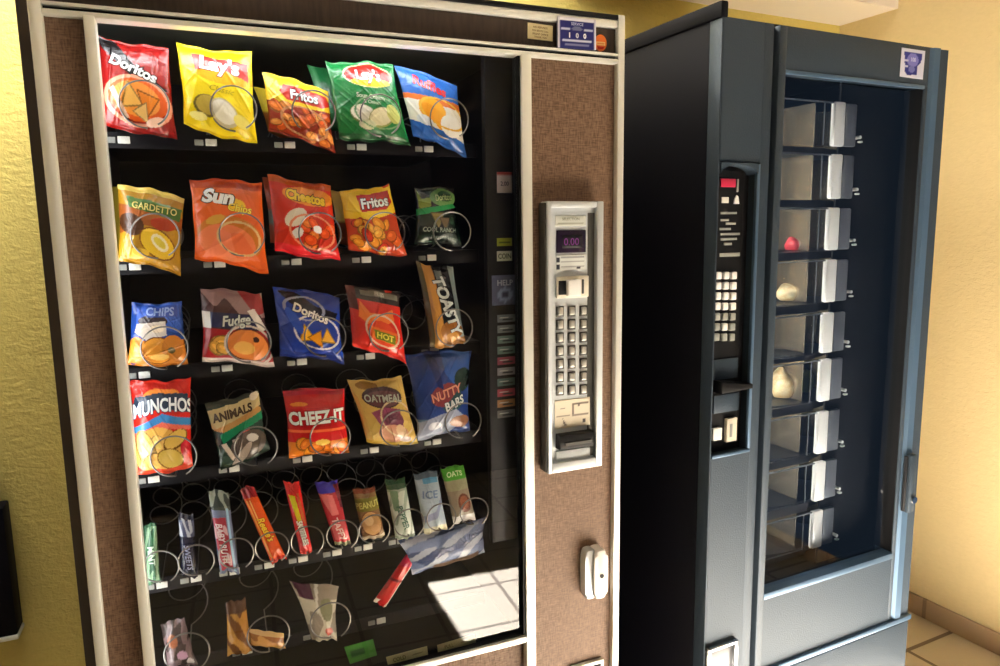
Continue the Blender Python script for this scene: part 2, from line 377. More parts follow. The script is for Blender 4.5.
setting('wall_front', wf, M['front'])
setting('sky_blocking_wall', MB().box(-7, 7, -8.2, -8, 0, 3.9), M['front'])      # unseen wall added to keep sky out of the glass reflections
setting('trim_1', MB().box(.15, RX1, .651, RY1, 2.172, RZ), M['ceiling'])                       # soffit in the corner
setting('baseboard_right', MB().box(RX1-.012, RX1, RY0, RY1-.012, 0, .074, .003), M['base'])
setting('baseboard_back', MB().box(RX0, RX1, RY1-.012, RY1, 0, .074, .003), M['base'])

# ceiling light above the snack machine
cl = empty('ceiling_light', (.12, .36, RZ)); tag(cl, 'long white ceiling lamp above the snack machine', 'lamp')
MB().box(-.90, .90, -.13, .13, -.05, 0, .008).build('housing', M['fixture'], cl)
MB().box(-.87, .87, -.10, .10, -.062, -.05, .004).build('diffuser', M['lampglow'], cl)
lamp('ceiling_lamp_light', (.12, .36, RZ-.075), 1.7, .2, 34, (1, .95, .84), (0, 0, -1)).rotation_euler = (0, 0, 0)

# ------------------------------------------------------------------ snack machine
vm = empty('vending_machine'); tag(vm, 'snack vending machine with glass front, silver frame and brown woven panels', 'vending machine')
MD = .69
MB().box(-.019, .012, .03, MD, 0, 1.832).box(.985, 1.006, .03, MD, 0, 1.832).box(.012, .985, MD-.03, MD, 0, 1.832).box(.012, .985, .03, MD-.03, 1.80, 1.832)\
    .box(.012, .985, .05, MD-.03, .02, .52).build('cabinet', M['cab'], vm)
fr = MB()
fr.box(0, .0175, 0, .045, .03, 1.833, .003).box(.9842, 1.0, 0, .045, .03, 1.833, .003)
fr.box(.0175, .9842, .002, .03, 1.809, 1.823, .002)
fr.build('outer_frame', M['silver'], vm)
MB().box(.0175, .9842, -.001, .04, 1.823, 1.832, .002).box(.0175, .9842, .012, .03, 1.7495, 1.7568).build('black_gasket', M['black'], vm)
MB().box(.0175, .9842, 0, .025, 1.7555, 1.7605, .0015).build('header_trim', M['silver'], vm)
MB().box(.0175, .9842, .012, .03, 1.758, 1.808).build('header_panel', M['header'], vm)
wfm = MB()
wfm.box(.0691, .0845, -.002, .03, .574, 1.745, .002).box(.7748, .7961, -.002, .03, .03, 1.745, .002)
wfm.box(.0175, .9842, -.001, .028, 1.7415, 1.7498, .002).box(.0845, .7748, -.003, .0145, .574, .588, .003)
wfm.build('window_frame', M['silver'], vm)
MB().box(.7708, .7748, .004, .03, .588, 1.7415).box(.0845, .7708, .004, .0145, .5865, .591).build('window_gasket', M['black'], vm)
MB().box(.0175, .0691, .014, .03, .03, 1.742).build('side_panel', M['fabric'], vm)
MB().box(.7961, .9842, .014, .03, .03, 1.742).build('side_panel', M['fabric'], vm)
MB().box(.0691, .7748, .0146, .03, .03, .574).build('lower_panel', M['fabric'], vm)
bn = MB(); bn.box(.2, .66, .002, .014, .2, .215, .003).box(.2, .66, .002, .014, .405, .42, .003).box(.2, .215, .002, .014, .215, .405, .003).box(.645, .66, .002, .014, .215, .405, .003)
bn.build('delivery_frame', M['silver'], vm); MB().box(.215, .645, .008, .0139, .215, .405, .002).build('delivery_flap', M['black'], vm)
MB().box(.0845, .7708, .016, .021, .580, 1.7415).build('window_glass', M['glass'], vm, smooth=False)
# interior
li = MB(); li.box(.03, .05, .045, .64, .525, 1.78).box(.79, .81, .045, .64, .525, 1.78).box(.05, .79, .62, .64, .525, 1.78).box(.05, .79, .045, .62, .525, .55)
li.build('liner', M['inner'], vm)
MB().box(.05, .79, .06, .62, 1.765, 1.78).build('liner_top', M['ceilinner'], vm)
lt = MB().cyl((.10, .040, 1.757), (1, 0, 0), .005, .62, 12).build('lamp_tube', M['tube'], vm)
lamp('snack_machine_lamp', (.37, .042, 1.751), .010, .60, .7, (.96, .98, 1), (0, .30, -1))
lt2 = MB().cyl((.062, .036, .62), (0, 0, 1), .006, 1.1, 12).build('lamp_tube', M['tube'], vm)
lamp('snack_machine_side_lamp', (.068, .038, 1.18), 1.08, .012, .62, (.96, .98, 1), (1, .35, 0))

# trays with coils and tags
ROWZ = [1.579, 1.372, 1.187, 1.0, .803, .64]
COLX = [.10, .233, .363, .491, .62]
def tray(z, tags, coils, r, up=.014):
    t = MB(); t.box(.052, .72, .097, .60, z+.008, z+.012).box(.052, .72, .095, .099, z-.014, z+.010)
    o = t.build('tray', M['tray'], vm)
    for x in tags:
        MB().box(x-.0245, x-.0105, .0925, .0955, z-.006, z+.0035, .0008).build('selection_tag', M['tagg'], o)
        MB().box(x-.007, x+.011, .0920, .0955, z-.0065, z+.005, .0008).build('price_tag', M['tag'], o)
    for xc in coils:
        zc = z+up+r; p = []
        for k in range(33):
            a = -math.pi/2+.5+(2*math.pi-.5)*k/32; p.append((xc+r*math.cos(a), .038+.012*k/32, zc+r*math.sin(a)))
        n0 = 6
        for k in range(1, n0+1): p.append((xc+.004*k/n0, .05+.16*k/n0, zc-r))
        turns = 3
        for k in range(1, turns*20+1):
            a = -math.pi/2+2*math.pi*k/20; p.append((xc+r*math.cos(a), .21+.34*k/(turns*20), zc+r*math.sin(a)))
        MB().tube(p, .0014, 6).build('coil', M['wire'], o)
    return o
for i in range(4):
    tray(ROWZ[i], COLX, [x+(.039 if x < .45 else .028 if i < 3 else .042) for x in COLX], .036)
cx5 = [P1(u, v, .045)[0] for u, v in ((160, 560), (196, 557), (236, 549), (272, 543), (307, 536), (342, 528), (374, 524), (409, 517), (441, 511), (474, 505))]
tray(ROWZ[4], [x-.006 for x in cx5], cx5, .029, .026)
tray(ROWZ[5], COLX[1:4], [P1(186, 640, .045)[0], P1(268, 628, .045)[0], P1(330, 615, .045)[0]], .037)

# selection strip at the right of the glass
sp = MB(); sp.box(.722, .786, .05, .07, .78, 1.76, .002); sp = sp.build('selection_strip', M['black'], vm)
def px_box(u0, v0, u1, v1, Y, m, name, parent, th=.002):
    a, b = P1(u0, (v0+v1)/2, Y), P1(u1, (v0+v1)/2, Y); c, d = P1((u0+u1)/2, v0, Y), P1((u0+u1)/2, v1, Y)
    return (a[0], b[0], d[2], c[2])
def strip_label(u0, v0, u1, v1, art):
    x0, x1, z0, z1 = px_box(u0, v0, u1, v1, .049, None, '', None)
    return sticker('selection_label', [(x0, .0495, z1), (x1, .0495, z1), (x1, .0495, z0), (x0, .0495, z0)], art, sp, 12, 10)
strip_label(497, 172, 512, 193, Art((175, 170, 175)).rect(0, 1, .82, 1, (150, 60, 60)).text('2.00', .5, .45, .2, (70, 70, 90), xs=.9))
strip_label(497, 238, 512, 246, Art((150, 160, 40)).rect(.1, .9, .4, .55, (90, 100, 30)))
strip_label(497, 251, 512, 261, Art((170, 180, 165)).text('COIN', .5, .5, .5, (60, 70, 60), xs=.8))
strip_label(492, 275, 518, 305, Art((78, 84, 110)).ell(.5, .35, .26, .26, (120, 135, 170)).ell(.5, .33, .12, .12, (45, 50, 80)).text('HELP', .5, .75, .18, (160, 165, 185)))
lc = [(110, 120, 130), (120, 128, 132), (105, 130, 125), (100, 125, 120), (150, 70, 90), (140, 140, 150), (90, 115, 115), (170, 70, 85), (165, 120, 80), (110, 110, 110)]
for k in range(10):
    v0 = 314.5+k*10.6
    strip_label(497.5, v0, 515, v0+7.5, Art(lc[k]).rect(.12, .62, .52, .68, (205, 210, 210)).rect(.3, .88, .25, .4, (50, 55, 60)))

# cards along the bottom of the window
for pts, a in (([(344, 647), (373, 639), (377, 655), (350, 664)], Art((70, 150, 50)).rect(.1, .6, .35, .65, (40, 100, 40))),
               ([(386, 657), (427, 646), (428, 655), (388, 666)], Art((195, 195, 150)).text('COLD', .3, .5, .42, (120, 120, 80), xs=.8).rect(.6, .9, .4, .55, (130, 130, 95))),
               ([(437, 645), (474, 634), (476, 642), (438, 653)], Art((190, 190, 150)).text('PULL', .3, .5, .42, (120, 120, 80), xs=.8).rect(.6, .9, .4, .55, (130, 130, 95)))):
    q = [P1(u, v, .05) for u, v in pts]; sticker('window_card', q, a, vm, 12, 8)

# header stickers
def onp(pts, Y): return [P1(u, v, Y) for u, v in pts]
a = Art((222, 208, 160)).text('NO REFUNDS', .5, .78, .12, (120, 90, 60)).text('FOR SERVICE CALL', .5, .56, .11, (120, 90, 60), xs=.9).text('FRONT OFFICE', .5, .35, .12, (120, 90, 60)).text('THANK YOU', .5, .16, .11, (120, 90, 60))
sticker('notice_sticker', onp([(527.5, 22.5), (552.6, 26), (552.6, 41.5), (527.5, 38.5)], .0115), a, vm)
a = Art((34, 38, 110)).rect(0, 1, .9, 1, (225, 225, 238)).rect(0, .035, 0, 1, (200, 200, 215)).rect(.965, 1, 0, 1, (200, 200, 215)).text('SERVICE', .5, .79, .09, (190, 195, 225)).rect(.08, .3, .60, .66, (190, 195, 225)).rect(.7, .92, .60, .66, (190, 195, 225)).ell(.5, .64, .14, .07, (110, 115, 150))\
    .text('1', .3, .42, .15, (235, 235, 245), bold=.05).text('0', .5, .42, .15, (200, 200, 215), bold=.05).text('0', .7, .42, .15, (235, 235, 245), bold=.05).rect(.12, .88, .22, .27, (200, 205, 230)).rect(.2, .8, .1, .14, (120, 125, 170))
sticker('service_sign', onp([(556.5, 16.5), (594.5, 20.5), (594.5, 50.5), (556.5, 48)], .006), a, vm, 30, 30, .0055)
pc = P1(600.5, 43, .0112); ov = MB().prism([(pc[0]+.0135*math.cos(t), pc[2]+.0155*math.sin(t)) for t in [k*math.pi/16 for k in range(32)]], .0105, .012)
ov = ov.build('round_sticker', mat('orange_sticker', lin((238, 120, 40)), .5), vm)
sticker('round_sticker_print', [(pc[0]-.010, .0104, pc[2]+.002), (pc[0]+.010, .0104, pc[2]+.002), (pc[0]+.010, .0104, pc[2]-.0045), (pc[0]-.010, .0104, pc[2]-.0045)], Art((250, 200, 130)).rect(.1, .9, .35, .6, (235, 130, 60)), ov, 6, 4, .0003)
sticker('round_sticker_print', [(pc[0]-.0085, .0104, pc[2]-.0065), (pc[0]+.0085, .0104, pc[2]-.0065), (pc[0]+.0055, .0104, pc[2]-.0115), (pc[0]-.0055, .0104, pc[2]-.0115)], Art((205, 45, 25)), ov, 6, 4, .0003)

# keypad panel
KX0, KX1, KZ0, KZ1 = .820, .9445, .935, 1.476
kp = MB(); kf = .0085
kp.box(KX0, KX0+kf, -.016, .014, KZ0, KZ1, .002).box(KX1-kf-.006, KX1, -.016, .014, KZ0, KZ1, .002).box(KX0+kf, KX1-kf-.006, -.016, .014, KZ1-.012, KZ1, .002).box(KX0+kf, KX1-kf-.006, -.016, .014, KZ0, KZ0+.02, .002)
kp.box(KX0+kf, KX1-kf-.006, -.004, .0139, KZ0+.02, KZ1-.012)
kp = kp.build('keypad_panel', M['keypad'], vm)
MB().box(KX0-.0035, KX0-.0002, -.012, .0139, KZ0+.003, KZ1-.003).box(KX1-.030, KX1-.0147, -.0048, -.0042, KZ0+.022, KZ1-.022).build('panel_gasket', M['keydark'], kp)
def kz(v, u=573): return P1(u, v, -.006)[2]
def kx(u, v): return P1(u, v, -.006)[0]
x0, x1 = kx(556.5, 240), kx(586, 240)
MB().box(x0, x1, -.0062, -.0045, kz(252.5), kz(230), .001).build('display', M['display'], kp)
sticker('display_digits', [(x0+.012, -.0064, kz(235)), (x1-.008, -.0064, kz(235)), (x1-.008, -.0064, kz(248)), (x0+.012, -.0064, kz(248))], Art((18, 12, 26)).text('0.00', .45, .5, .55, (120, 60, 140), bold=0), kp, 4, 4, .0002)
sticker('instruction_plate', [(x0-.002, -.0046, kz(215.5)), (x1, -.0046, kz(215.5)), (x1, -.0046, kz(226)), (x0-.002, -.0046, kz(226))], Art((200, 205, 200)).text('SELECTION', .5, .68, .26, (130, 135, 120)).rect(.1, .9, .18, .32, (150, 155, 140)), kp, 20, 8, .0006)
sticker('instruction_plate', [(x0, -.0046, kz(254.5)), (x1, -.0046, kz(254.5)), (x1, -.0046, kz(270.5)), (x0, -.0046, kz(270.5))], Art((215, 220, 220)).rect(0, .1, .55, .85, (40, 45, 60)).rect(0, .1, .1, .4, (40, 45, 60)).rect(.16, .95, .8, .88, (150, 155, 160)).rect(.16, .95, .55, .6, (150, 155, 160)).rect(.16, .95, .25, .3, (150, 155, 160)).rect(.7, .8, .08, .2, (60, 60, 70)), kp, 30, 16, .0006)
# coin entry
xa, xb, xc_, xd = kx(557, 287), kx(565, 287), kx(578, 287), kx(588, 287); za, zb = kz(296), kz(278)
ce = MB().box(xa-.002, xd, -.010, -.0042, za-.003, zb+.004, .002).build('coin_entry', M['cream'], kp)
MB().box(xa+.001, xb, -.0115, -.0095, za+.004, zb-.004, .001).build('coin_slot', M['black'], ce)
MB().prism([(xb, za+.002), (xc_, za), (xc_, zb-.002), (xb, zb-.003)], -.020, -.0095, .002).build('coin_chute', M['white'], ce)
MB().box(xc_+.006, xc_+.011, -.0115, -.0095, za+.004, zb-.003, .001).build('return_slot', M['keydark'], ce)
for r in range(7):
    for c in range(3):
        u, v = 560.2+c*11.7, 311.3+r*13.1
        P = P1(u, v-(c-1)*.4, -.006)
        b_ = MB().box(P[0]-.0088, P[0]+.0088, -.0052, -.0039, P[2]-.0108, P[2]+.0108, .0012).build('key_shadow', M['keydark'], kp)  # dark plate painted in for the shade around the key
        MB().box(P[0]-.0062, P[0]+.0050, -.0105, -.005, P[2]-.0068, P[2]+.0085, .0018).build('key', M['key'], b_)
# bill instructions and slot
z1, z0 = kz(399), kz(427); x0, x1 = kx(555, 410), kx(590, 410)
sticker('bill_plate', [(x0, -.0046, z1), (x1, -.0046, z1), (x1, -.0046, z0), (x0, -.0046, z0)], Art((226, 218, 200)).rect(.5, .95, .8, .84, (120, 110, 100)).rect(.5, .54, .4, .84, (120, 110, 100)).rect(.5, .95, .4, .44, (150, 140, 130)).poly([(.6, .84), (.68, .7), (.76, .84)], (110, 100, 95)).rect(.05, .42, .42, .46, (140, 130, 120)).poly([(.2, .42), (.28, .2), (.36, .08), (.26, .1)], (100, 95, 90)).rect(.8, .88, .12, .24, (80, 75, 75)).rect(.15, .3, .7, .73, (150, 140, 130)), kp, 36, 30, .0006)
bx0, bx1 = kx(556, 438), kx(590, 434)
bs = MB().prism([(bx0, kz(448, 558)), (bx1, kz(444, 590)), (bx1, kz(430, 590)+.002), (bx0, kz(434, 558)+.001)], -.024, -.0042, .005).build('bill_slot', M['black'], kp)
MB().box(bx0+.012, bx1-.008, -.0265, -.023, kz(442), kz(439)).build('bill_mouth', M['keydark'], bs)
MB().box(bx0, bx1, -.0075, -.0042, kz(460), kz(449), .002).build('bill_tray', M['keypad'], kp)
# lock and coin return
lk = P1(600, 574, -.012); pts = []
for k in range(24):
    t = 2*math.pi*k/24; cxx, szz = math.cos(t), math.sin(t)
    pts.append((lk[0]+.0165*math.copysign(abs(cxx)**.55, cxx), lk[2]+.056*math.copysign(abs(szz)**.45, szz)))
lo = MB().prism(pts, -.018, .014, .007).build('lock_handle', M['lockm'], vm)
lo2 = MB().prism([(lk[0]-.019+(x-lk[0])*.9, z) for x, z in pts], -.0085, .014, .004).build('lock_plate', M['keypad'], vm)
MB().cyl((lk[0]+.001, -.0195, lk[2]-.002), (0, 1, 0), .0045, .004, 16).build('keyhole', M['black'], lo)
cr = P1(586, 664, .01); MB().box(.885, .965, .004, .016, cr[2]-.085, cr[2]+.004, .003).build('coin_return', M['silver'], vm)
MB().box(.893, .957, .002, .006, cr[2]-.075, cr[2]-.004, .002).build('coin_cup', M['black'], vm)

# ------------------------------------------------------------------ snacks
ROWS = {1: 'snack bags in the top row', 2: 'snack bags in the second row', 3: 'snack bags in the third row', 4: 'snack bags in the fourth row', 5: 'bars in the candy row', 6: 'packets in the bottom row'}
def bag(name, label, cat, px, Y, T, art, seed=0, lean=.012, nu=84, nv=104, concave=.05, group=None, slim=False, pw=.62, material=None, dx=0, dz=0):
    C = [P1(u, v, Y)+np.array([dx, 0, dz]) for u, v in px]          # TL TR BR BL
    TL, TR, BR, BL = C; w_ = (np.linalg.norm(TR-TL)+np.linalg.norm(BR-BL))/2; h_ = (np.linalg.norm(TL-BL)+np.linalg.norm(TR-BR))/2
    rnd = random.Random(seed+11); wr = [(rnd.uniform(-7, 7), rnd.uniform(-6, 6), rnd.uniform(0, 6.3), rnd.uniform(.3, 1)) for _ in range(6)]
    ph = [rnd.uniform(0, 6.3) for _ in range(6)]; tw = rnd.uniform(-.4, .4)
    def geo(U, V):
        a, b = 2*U-1, 2*V-1
        sh = 1-concave*(1-b*b)+.012*np.sin(5*b+ph[0])*(1-b*b)
        uu = .5+(U-.5)*sh; vv = V+(.018*np.sin(3.2*a+ph[1])+.008*np.sin(9*a+ph[5]))*np.abs(b)**3
        B = lambda q: q[:, None]
        P = B((1-uu)*vv)*TL+B(uu*vv)*TR+B(uu*(1-vv))*BR+B((1-uu)*(1-vv))*BL
        e = np.clip(1-np.abs(a)**2.2, 0, 1)**pw*np.clip(1-(np.abs(b)/.93)**3.2, 0, 1)**.75
        e2 = e*(1+.25*b*-1+tw*.25*a)
        crs = sum(np.maximum(0, 1-np.abs(np.sin(.55*q[0]*a-.7*q[1]*b+q[2]))*5)**2*q[3] for q in wr[:4])*np.minimum(1, e*3)
        wk = .55*crs-.2+sum(q[3]*np.sin(q[0]*a+q[1]*b+q[2]) for q in wr)/6
        pin = np.exp(-((1-np.abs(b))*4.5))*np.sin(a*9+ph[2]*np.sign(b)+ph[3])
        seal = np.where(np.abs(b) > .90, .0009*np.sin(b*170), 0)
        return P, e2, wk, pin, seal, b
    def S(U, V, lift):
        P, e, wk, pin, seal, b = geo(np.asarray(U, float), np.asarray(V, float)); P = P.copy()
        P[:, 1] += -T*e-.0035*wk*np.minimum(1, e*2+.3)*(T/.02)-.0028*pin*(T/.02)*.8+seal+lean*b
        P[:, 1] -= lift; return P
    def Bk(U, V):
        P, e, wk, pin, seal, b = geo(U, V); P = P.copy()
        P[:, 1] += T*.75*e+.002*wk*e-.0028*pin*(T/.02)*.8+seal+lean*b+.0006; return P
    o = printed(name, S, w_, h_, art, nu, nv, material or M['print'], back=Bk, org=tuple((BL+BR)/2))
    zc = (BL[2]+BR[2])/2; rw = min(range(6), key=lambda i: abs(ROWZ[i]-zc))+1
    return tag(o, label, cat, ROWS[rw])

W = (245, 245, 240); K = (18, 16, 18); R_ = (196, 30, 34); YE = (250, 214, 30); OR = (236, 120, 30)
YB = .072
# --- row 1
a = Art((146, 22, 19)).poly([(-.1, 1), (.22, .98), (.50, .72), (.95, .52), (.75, .46), (.42, .60), (.05, .86)], (24, 20, 22)).ell(.5, .36, .42, .24, (224, 92, 30)).ell(.48, .36, .34, .19, (240, 150, 60)).tri(.4, .36, .2, 100, (244, 186, 90)).tri(.64, .34, .2, 20, (232, 130, 30)).tri(.55, .22, .14, 60, (240, 196, 120)).ring(.5, .34, .46, .26, .07, (236, 160, 130)).poly([(.1, .42), (.3, .12), (.36, .14), (.16, .46)], (250, 220, 200)).ell(.72, .14, .14, .05, (250, 210, 190), 20)\
    .text('Doritos', .47, .70, .115, W, -17, .1, .035, .95, K, .05)
bag('chip_bag', 'red tortilla chip bag with black slanted band, leftmost of the top row', 'snack bag', [(97, 34), (168.5, 48), (178, 142), (104, 126)], YB, .02, a, 1)
a = Art((244, 218, 22)).ell(.62, .67, .42, .09, (240, 178, 20)).poly([(.17, .90), (.93, .86), (.93, .66), (.55, .75), (.2, .70)], (196, 40, 30)).ell(.32, .30, .18, .13, (120, 105, 40)).ell(.33, .31, .155, .11, (196, 170, 70)).ell(.56, .26, .20, .15, (214, 205, 165), -20).ell(.56, .27, .17, .125, (250, 248, 232), -20).ell(.80, .20, .12, .07, (250, 236, 120), -10).ell(.2, .16, .12, .05, (252, 240, 150))\
    .text("Lay's", .54, .80, .155, W, -3, .05, .04, 1.05, (140, 25, 25), .035).text('Classic', .55, .515, .065, (168, 146, 10), -4, .35, .0, 1.1)
bag('chip_bag', 'bright yellow potato chip bag with red banner in the top row', 'snack bag', [(176, 42), (252.5, 52), (257, 146.5), (184, 127)], YB, .021, a, 2)
def fritos(tx, seed):
    return Art((150, 44, 22)).poly([(-.1, .54), (.3, .50), (.7, .55), (1.1, .62), (1.1, 1.1), (-.1, 1.1)], (246, 205, 40)).poly([(.28, .86), (.95, .86), (1.02, .72), (.85, .62), (.3, .60), (.2, .72)], (200, 40, 30)).chips(26, .08, .95, .05, .50, .11, .07, [(232, 122, 40), (214, 92, 30), (240, 150, 70)], seed).ring(.55, .3, .36, .24, .06, (206, 140, 90)).text('Fritos', .58, .735, .15, W, tx, .15, .03, .95, (60, 14, 14), .05)
bag('chip_bag', 'yellow and brown corn chip bag, centre of the top row', 'snack bag', [(262.5, 69.5), (329.5, 88.5), (334.4, 152.5), (268, 131)], YB, .019, fritos(4, 3), 3)
a = Art((22, 122, 58)).ell(.56, .82, .37, .155, (235, 225, 170)).ell(.56, .82, .35, .14, (196, 40, 30)).ell(.58, .735, .30, .055, (248, 210, 40)).ell(.36, .33, .18, .12, (120, 140, 80)).ell(.36, .34, .165, .105, (240, 240, 222)).ell(.62, .30, .2, .12, (150, 160, 90), 20).ell(.62, .31, .18, .105, (238, 232, 190), 20).ell(.82, .36, .1, .12, (210, 215, 120), 20).ell(.4, .2, .12, .06, (220, 225, 190)).rect(0, 1, 0, .08, (14, 90, 40)).ring(.6, .36, .34, .2, .04, (120, 170, 120))\
    .text("Lay's", .56, .825, .12, W, -2, .05, .04, 1.0, (130, 22, 22), .035).text('Sour Cream', .52, .555, .055, (205, 225, 200), -3, .1, .02, .95).text('& Onion', .52, .485, .045, (205, 225, 200), -3, .1, .02, .95)
bag('chip_bag', 'green potato chip bag with red and yellow oval badge in the top row', 'snack bag', [(326, 58.5), (394.4, 63), (408.8, 147), (338, 139)], YB, .021, a, 4)
a = Art((44, 104, 190)).poly([(-.1, .60), (.2, .63), (.5, .66), (1.1, .70), (1.1, .56), (-.1, .52)], (232, 120, 50)).poly([(-.1, .53), (1.1, .60), (1.1, .16), (.6, .2), (-.1, .24)], (240, 238, 225)).ell(.45, .5, .22, .14, (246, 178, 40)).ell(.36, .42, .17, .12, (240, 160, 30)).ell(.52, .35, .1, .14, (240, 166, 30)).ell(.74, .32, .22, .15, (246, 246, 238), 20).ring(.62, .46, .4, .2, .06, (240, 190, 70)).ell(.25, .28, .14, .07, (226, 232, 238)).rect(-.1, 1.1, 0, .15, (40, 96, 180))\
    .text('Ruffles', .48, .82, .14, (214, 44, 44), -8, .15, .035, .9, (40, 80, 160), .03)
bag('chip_bag', 'blue and orange chip bag with red lettering, rightmost of the top row', 'snack bag', [(395.6, 62.5), (459, 83), (464.7, 157), (411, 136)], YB, .019, a, 5)
# bags standing behind, glimpsed at the side of the front ones
bag('chip_bag', 'yellow corn chip bag behind the centre bag of the top row', 'snack bag', [(254, 86), (312, 92), (316, 150), (268, 134)], .145, .016, Art((214, 188, 50)).rect(0, 1, 0, .45, (150, 90, 30)), 53, nu=16, nv=18)
bag('chip_bag', 'green chip bag behind the green bag with the oval badge', 'snack bag', [(308, 64), (374, 70), (380, 140), (322, 128)], .145, .016, Art((22, 100, 52)).rect(.04, .12, 0, 1, (80, 150, 100)), 54, nu=16, nv=18)
# --- row 2
a = Art((176, 130, 30)).poly([(-.1, .3), (.4, .52), (1.1, .55), (1.1, .7), (-.1, .74)], (150, 80, 30)).ell(.2, .50, .2, .14, (70, 40, 20)).poly([(.12, .86), (.98, .83), (.96, .66), (.16, .72)], (70, 110, 44)).ell(.62, .32, .3, .19, (120, 70, 20), -15).ell(.62, .32, .28, .17, (236, 196, 50), -15).ell(.66, .34, .15, .09, (250, 240, 200), -25).ell(.66, .34, .11, .05, (230, 210, 80), -25).ell(.3, .14, .2, .07, (224, 178, 60), 10).ell(.7, .58, .2, .08, (170, 60, 30)).rect(-.1, 1.1, .93, 1.1, (226, 200, 100))\
    .text('GARDETTO', .56, .765, .085, (216, 210, 120), 1, .1, .02, .85, (40, 60, 20), .03)
bag('snack_mix_bag', 'golden snack mix bag with green name band, leftmost of the second row', 'snack bag', [(116.5, 182), (184.5, 196.5), (181, 274), (119, 259)], YB, .019, a, 6)
a = Art((226, 96, 28)).rect(-.1, 1.1, .9, 1.1, (196, 70, 24)).ell(.5, .33, .46, .25, (206, 118, 40)).ell(.45, .26, .40, .22, (236, 128, 80)).poly([(.1, .05), (.38, .42), (.5, .38), (.56, .1)], (240, 130, 90)).poly([(.5, .38), (.66, .4), (.9, .12), (.56, .1)], (232, 112, 66)).ring(.62, .33, .3, .19, .06, (226, 190, 130)).ell(.62, .71, .12, .07, (246, 196, 40)).ell(.30, .52, .14, .05, (216, 160, 60), 20)\
    .text('Sun', .36, .80, .15, W, -2, .25, .05, 1.15, (40, 40, 20), .05).text('Chips', .66, .68, .085, (250, 220, 70), -4, .2, .02, 1.0, (150, 90, 10), .03)
bag('chip_bag', 'orange multigrain chip bag with large white lettering in the second row', 'snack bag', [(189, 178.5), (262.7, 181), (268, 272.7), (194.5, 258)], YB, .02, a, 7)
a = Art((206, 44, 24)).rect(-.1, 1.1, .92, 1.1, (196, 80, 20)).ell(.6, .8, .42, .12, (236, 140, 30)).ell(.35, .5, .2, .10, (240, 225, 200), 30).ell(.55, .42, .09, .06, (30, 20, 20), 30).chips(12, .45, .95, .18, .48, .1, .07, [(236, 80, 24), (242, 120, 40)], 8).ell(.35, .3, .1, .06, (250, 240, 230), 30).ell(.68, .38, .07, .05, (248, 240, 236)).rect(-.1, 1.1, 0, .13, (220, 30, 40)).ring(.6, .34, .36, .22, .05, (236, 140, 100))\
    .text('Cheetos', .55, .79, .13, (248, 206, 30), -3, .1, .05, .82, (60, 20, 16), .05)
bag('chip_bag', 'red and orange cheese puff bag with yellow lettering in the second row', 'snack bag', [(268, 174.5), (332, 186), (339.5, 261), (274, 252)], YB, .02, a, 8)
bag('chip_bag', 'second yellow corn chip bag, below the green bag with the oval badge', 'snack bag', [(340.8, 192), (391, 184), (405.7, 256), (347, 251)], YB, .02,
    Art((196, 66, 30)).poly([(-.1, .56), (.5, .52), (1.1, .64), (1.1, 1.1), (-.1, 1.1)], (246, 205, 40)).poly([(.28, .90), (.93, .93), (.96, .76), (.8, .66), (.3, .64)], (196, 40, 30)).chips(22, .08, .95, .05, .5, .12, .08, [(240, 150, 40), (226, 100, 30), (244, 170, 60), (214, 60, 30)], 9).text('Fritos', .6, .78, .15, W, 4, .15, .03, .95, (50, 14, 14), .05), 9)
a = Art((18, 44, 30)).poly([(.02, .98), (.12, .8), (.35, .82), (.32, .66), (.05, .62)], (110, 140, 40)).ell(.66, .82, .34, .15, (100, 150, 80)).ell(.7, .84, .2, .09, (40, 90, 50)).poly([(-.1, .60), (.9, .72), (.98, .66), (-.1, .48)], (20, 140, 70)).tri(.46, .46, .2, -90, (120, 110, 60)).tri(.62, .4, .16, 30, (110, 90, 60)).rect(.1, .9, .22, .3, (24, 40, 34))\
    .text('Doritos', .66, .83, .11, (170, 200, 130), 5, .1, .03, .7, (20, 50, 30), .03).text('COOL RANCH', .5, .26, .075, (150, 160, 150), 0, .1, .02, .85).text('FLAVORED', .5, .13, .05, (90, 100, 95), 0, 0, .01, .9)
bag('chip_bag', 'dark green chip bag, rightmost of the second row', 'snack bag', [(416.7, 187), (456, 187.5), (460, 246), (413, 243)], YB, .018, a, 10)
bag('chip_bag', 'orange red bag glimpsed behind the cheese puff bag with yellow lettering', 'snack bag', [(263, 178), (318, 184), (322, 250), (270, 244)], .145, .016, Art((176, 70, 36)).rect(0, 1, .3, .5, (120, 110, 90)), 55, nu=16, nv=18)
bag('chip_bag', 'yellow bag glimpsed behind the second row corn chip bag', 'snack bag', [(331, 190), (380, 190), (388, 246), (338, 244)], .145, .016, Art((190, 160, 70)).rect(0, 1, 0, .4, (130, 60, 30)), 56, nu=16, nv=18)
bag('snack_mix_bag', 'olive gold bag glimpsed behind the leftmost bag of the second row', 'snack bag', [(110, 186), (168, 192), (166, 262), (117, 256)], .145, .016, Art((150, 130, 40)), 57, nu=16, nv=18)
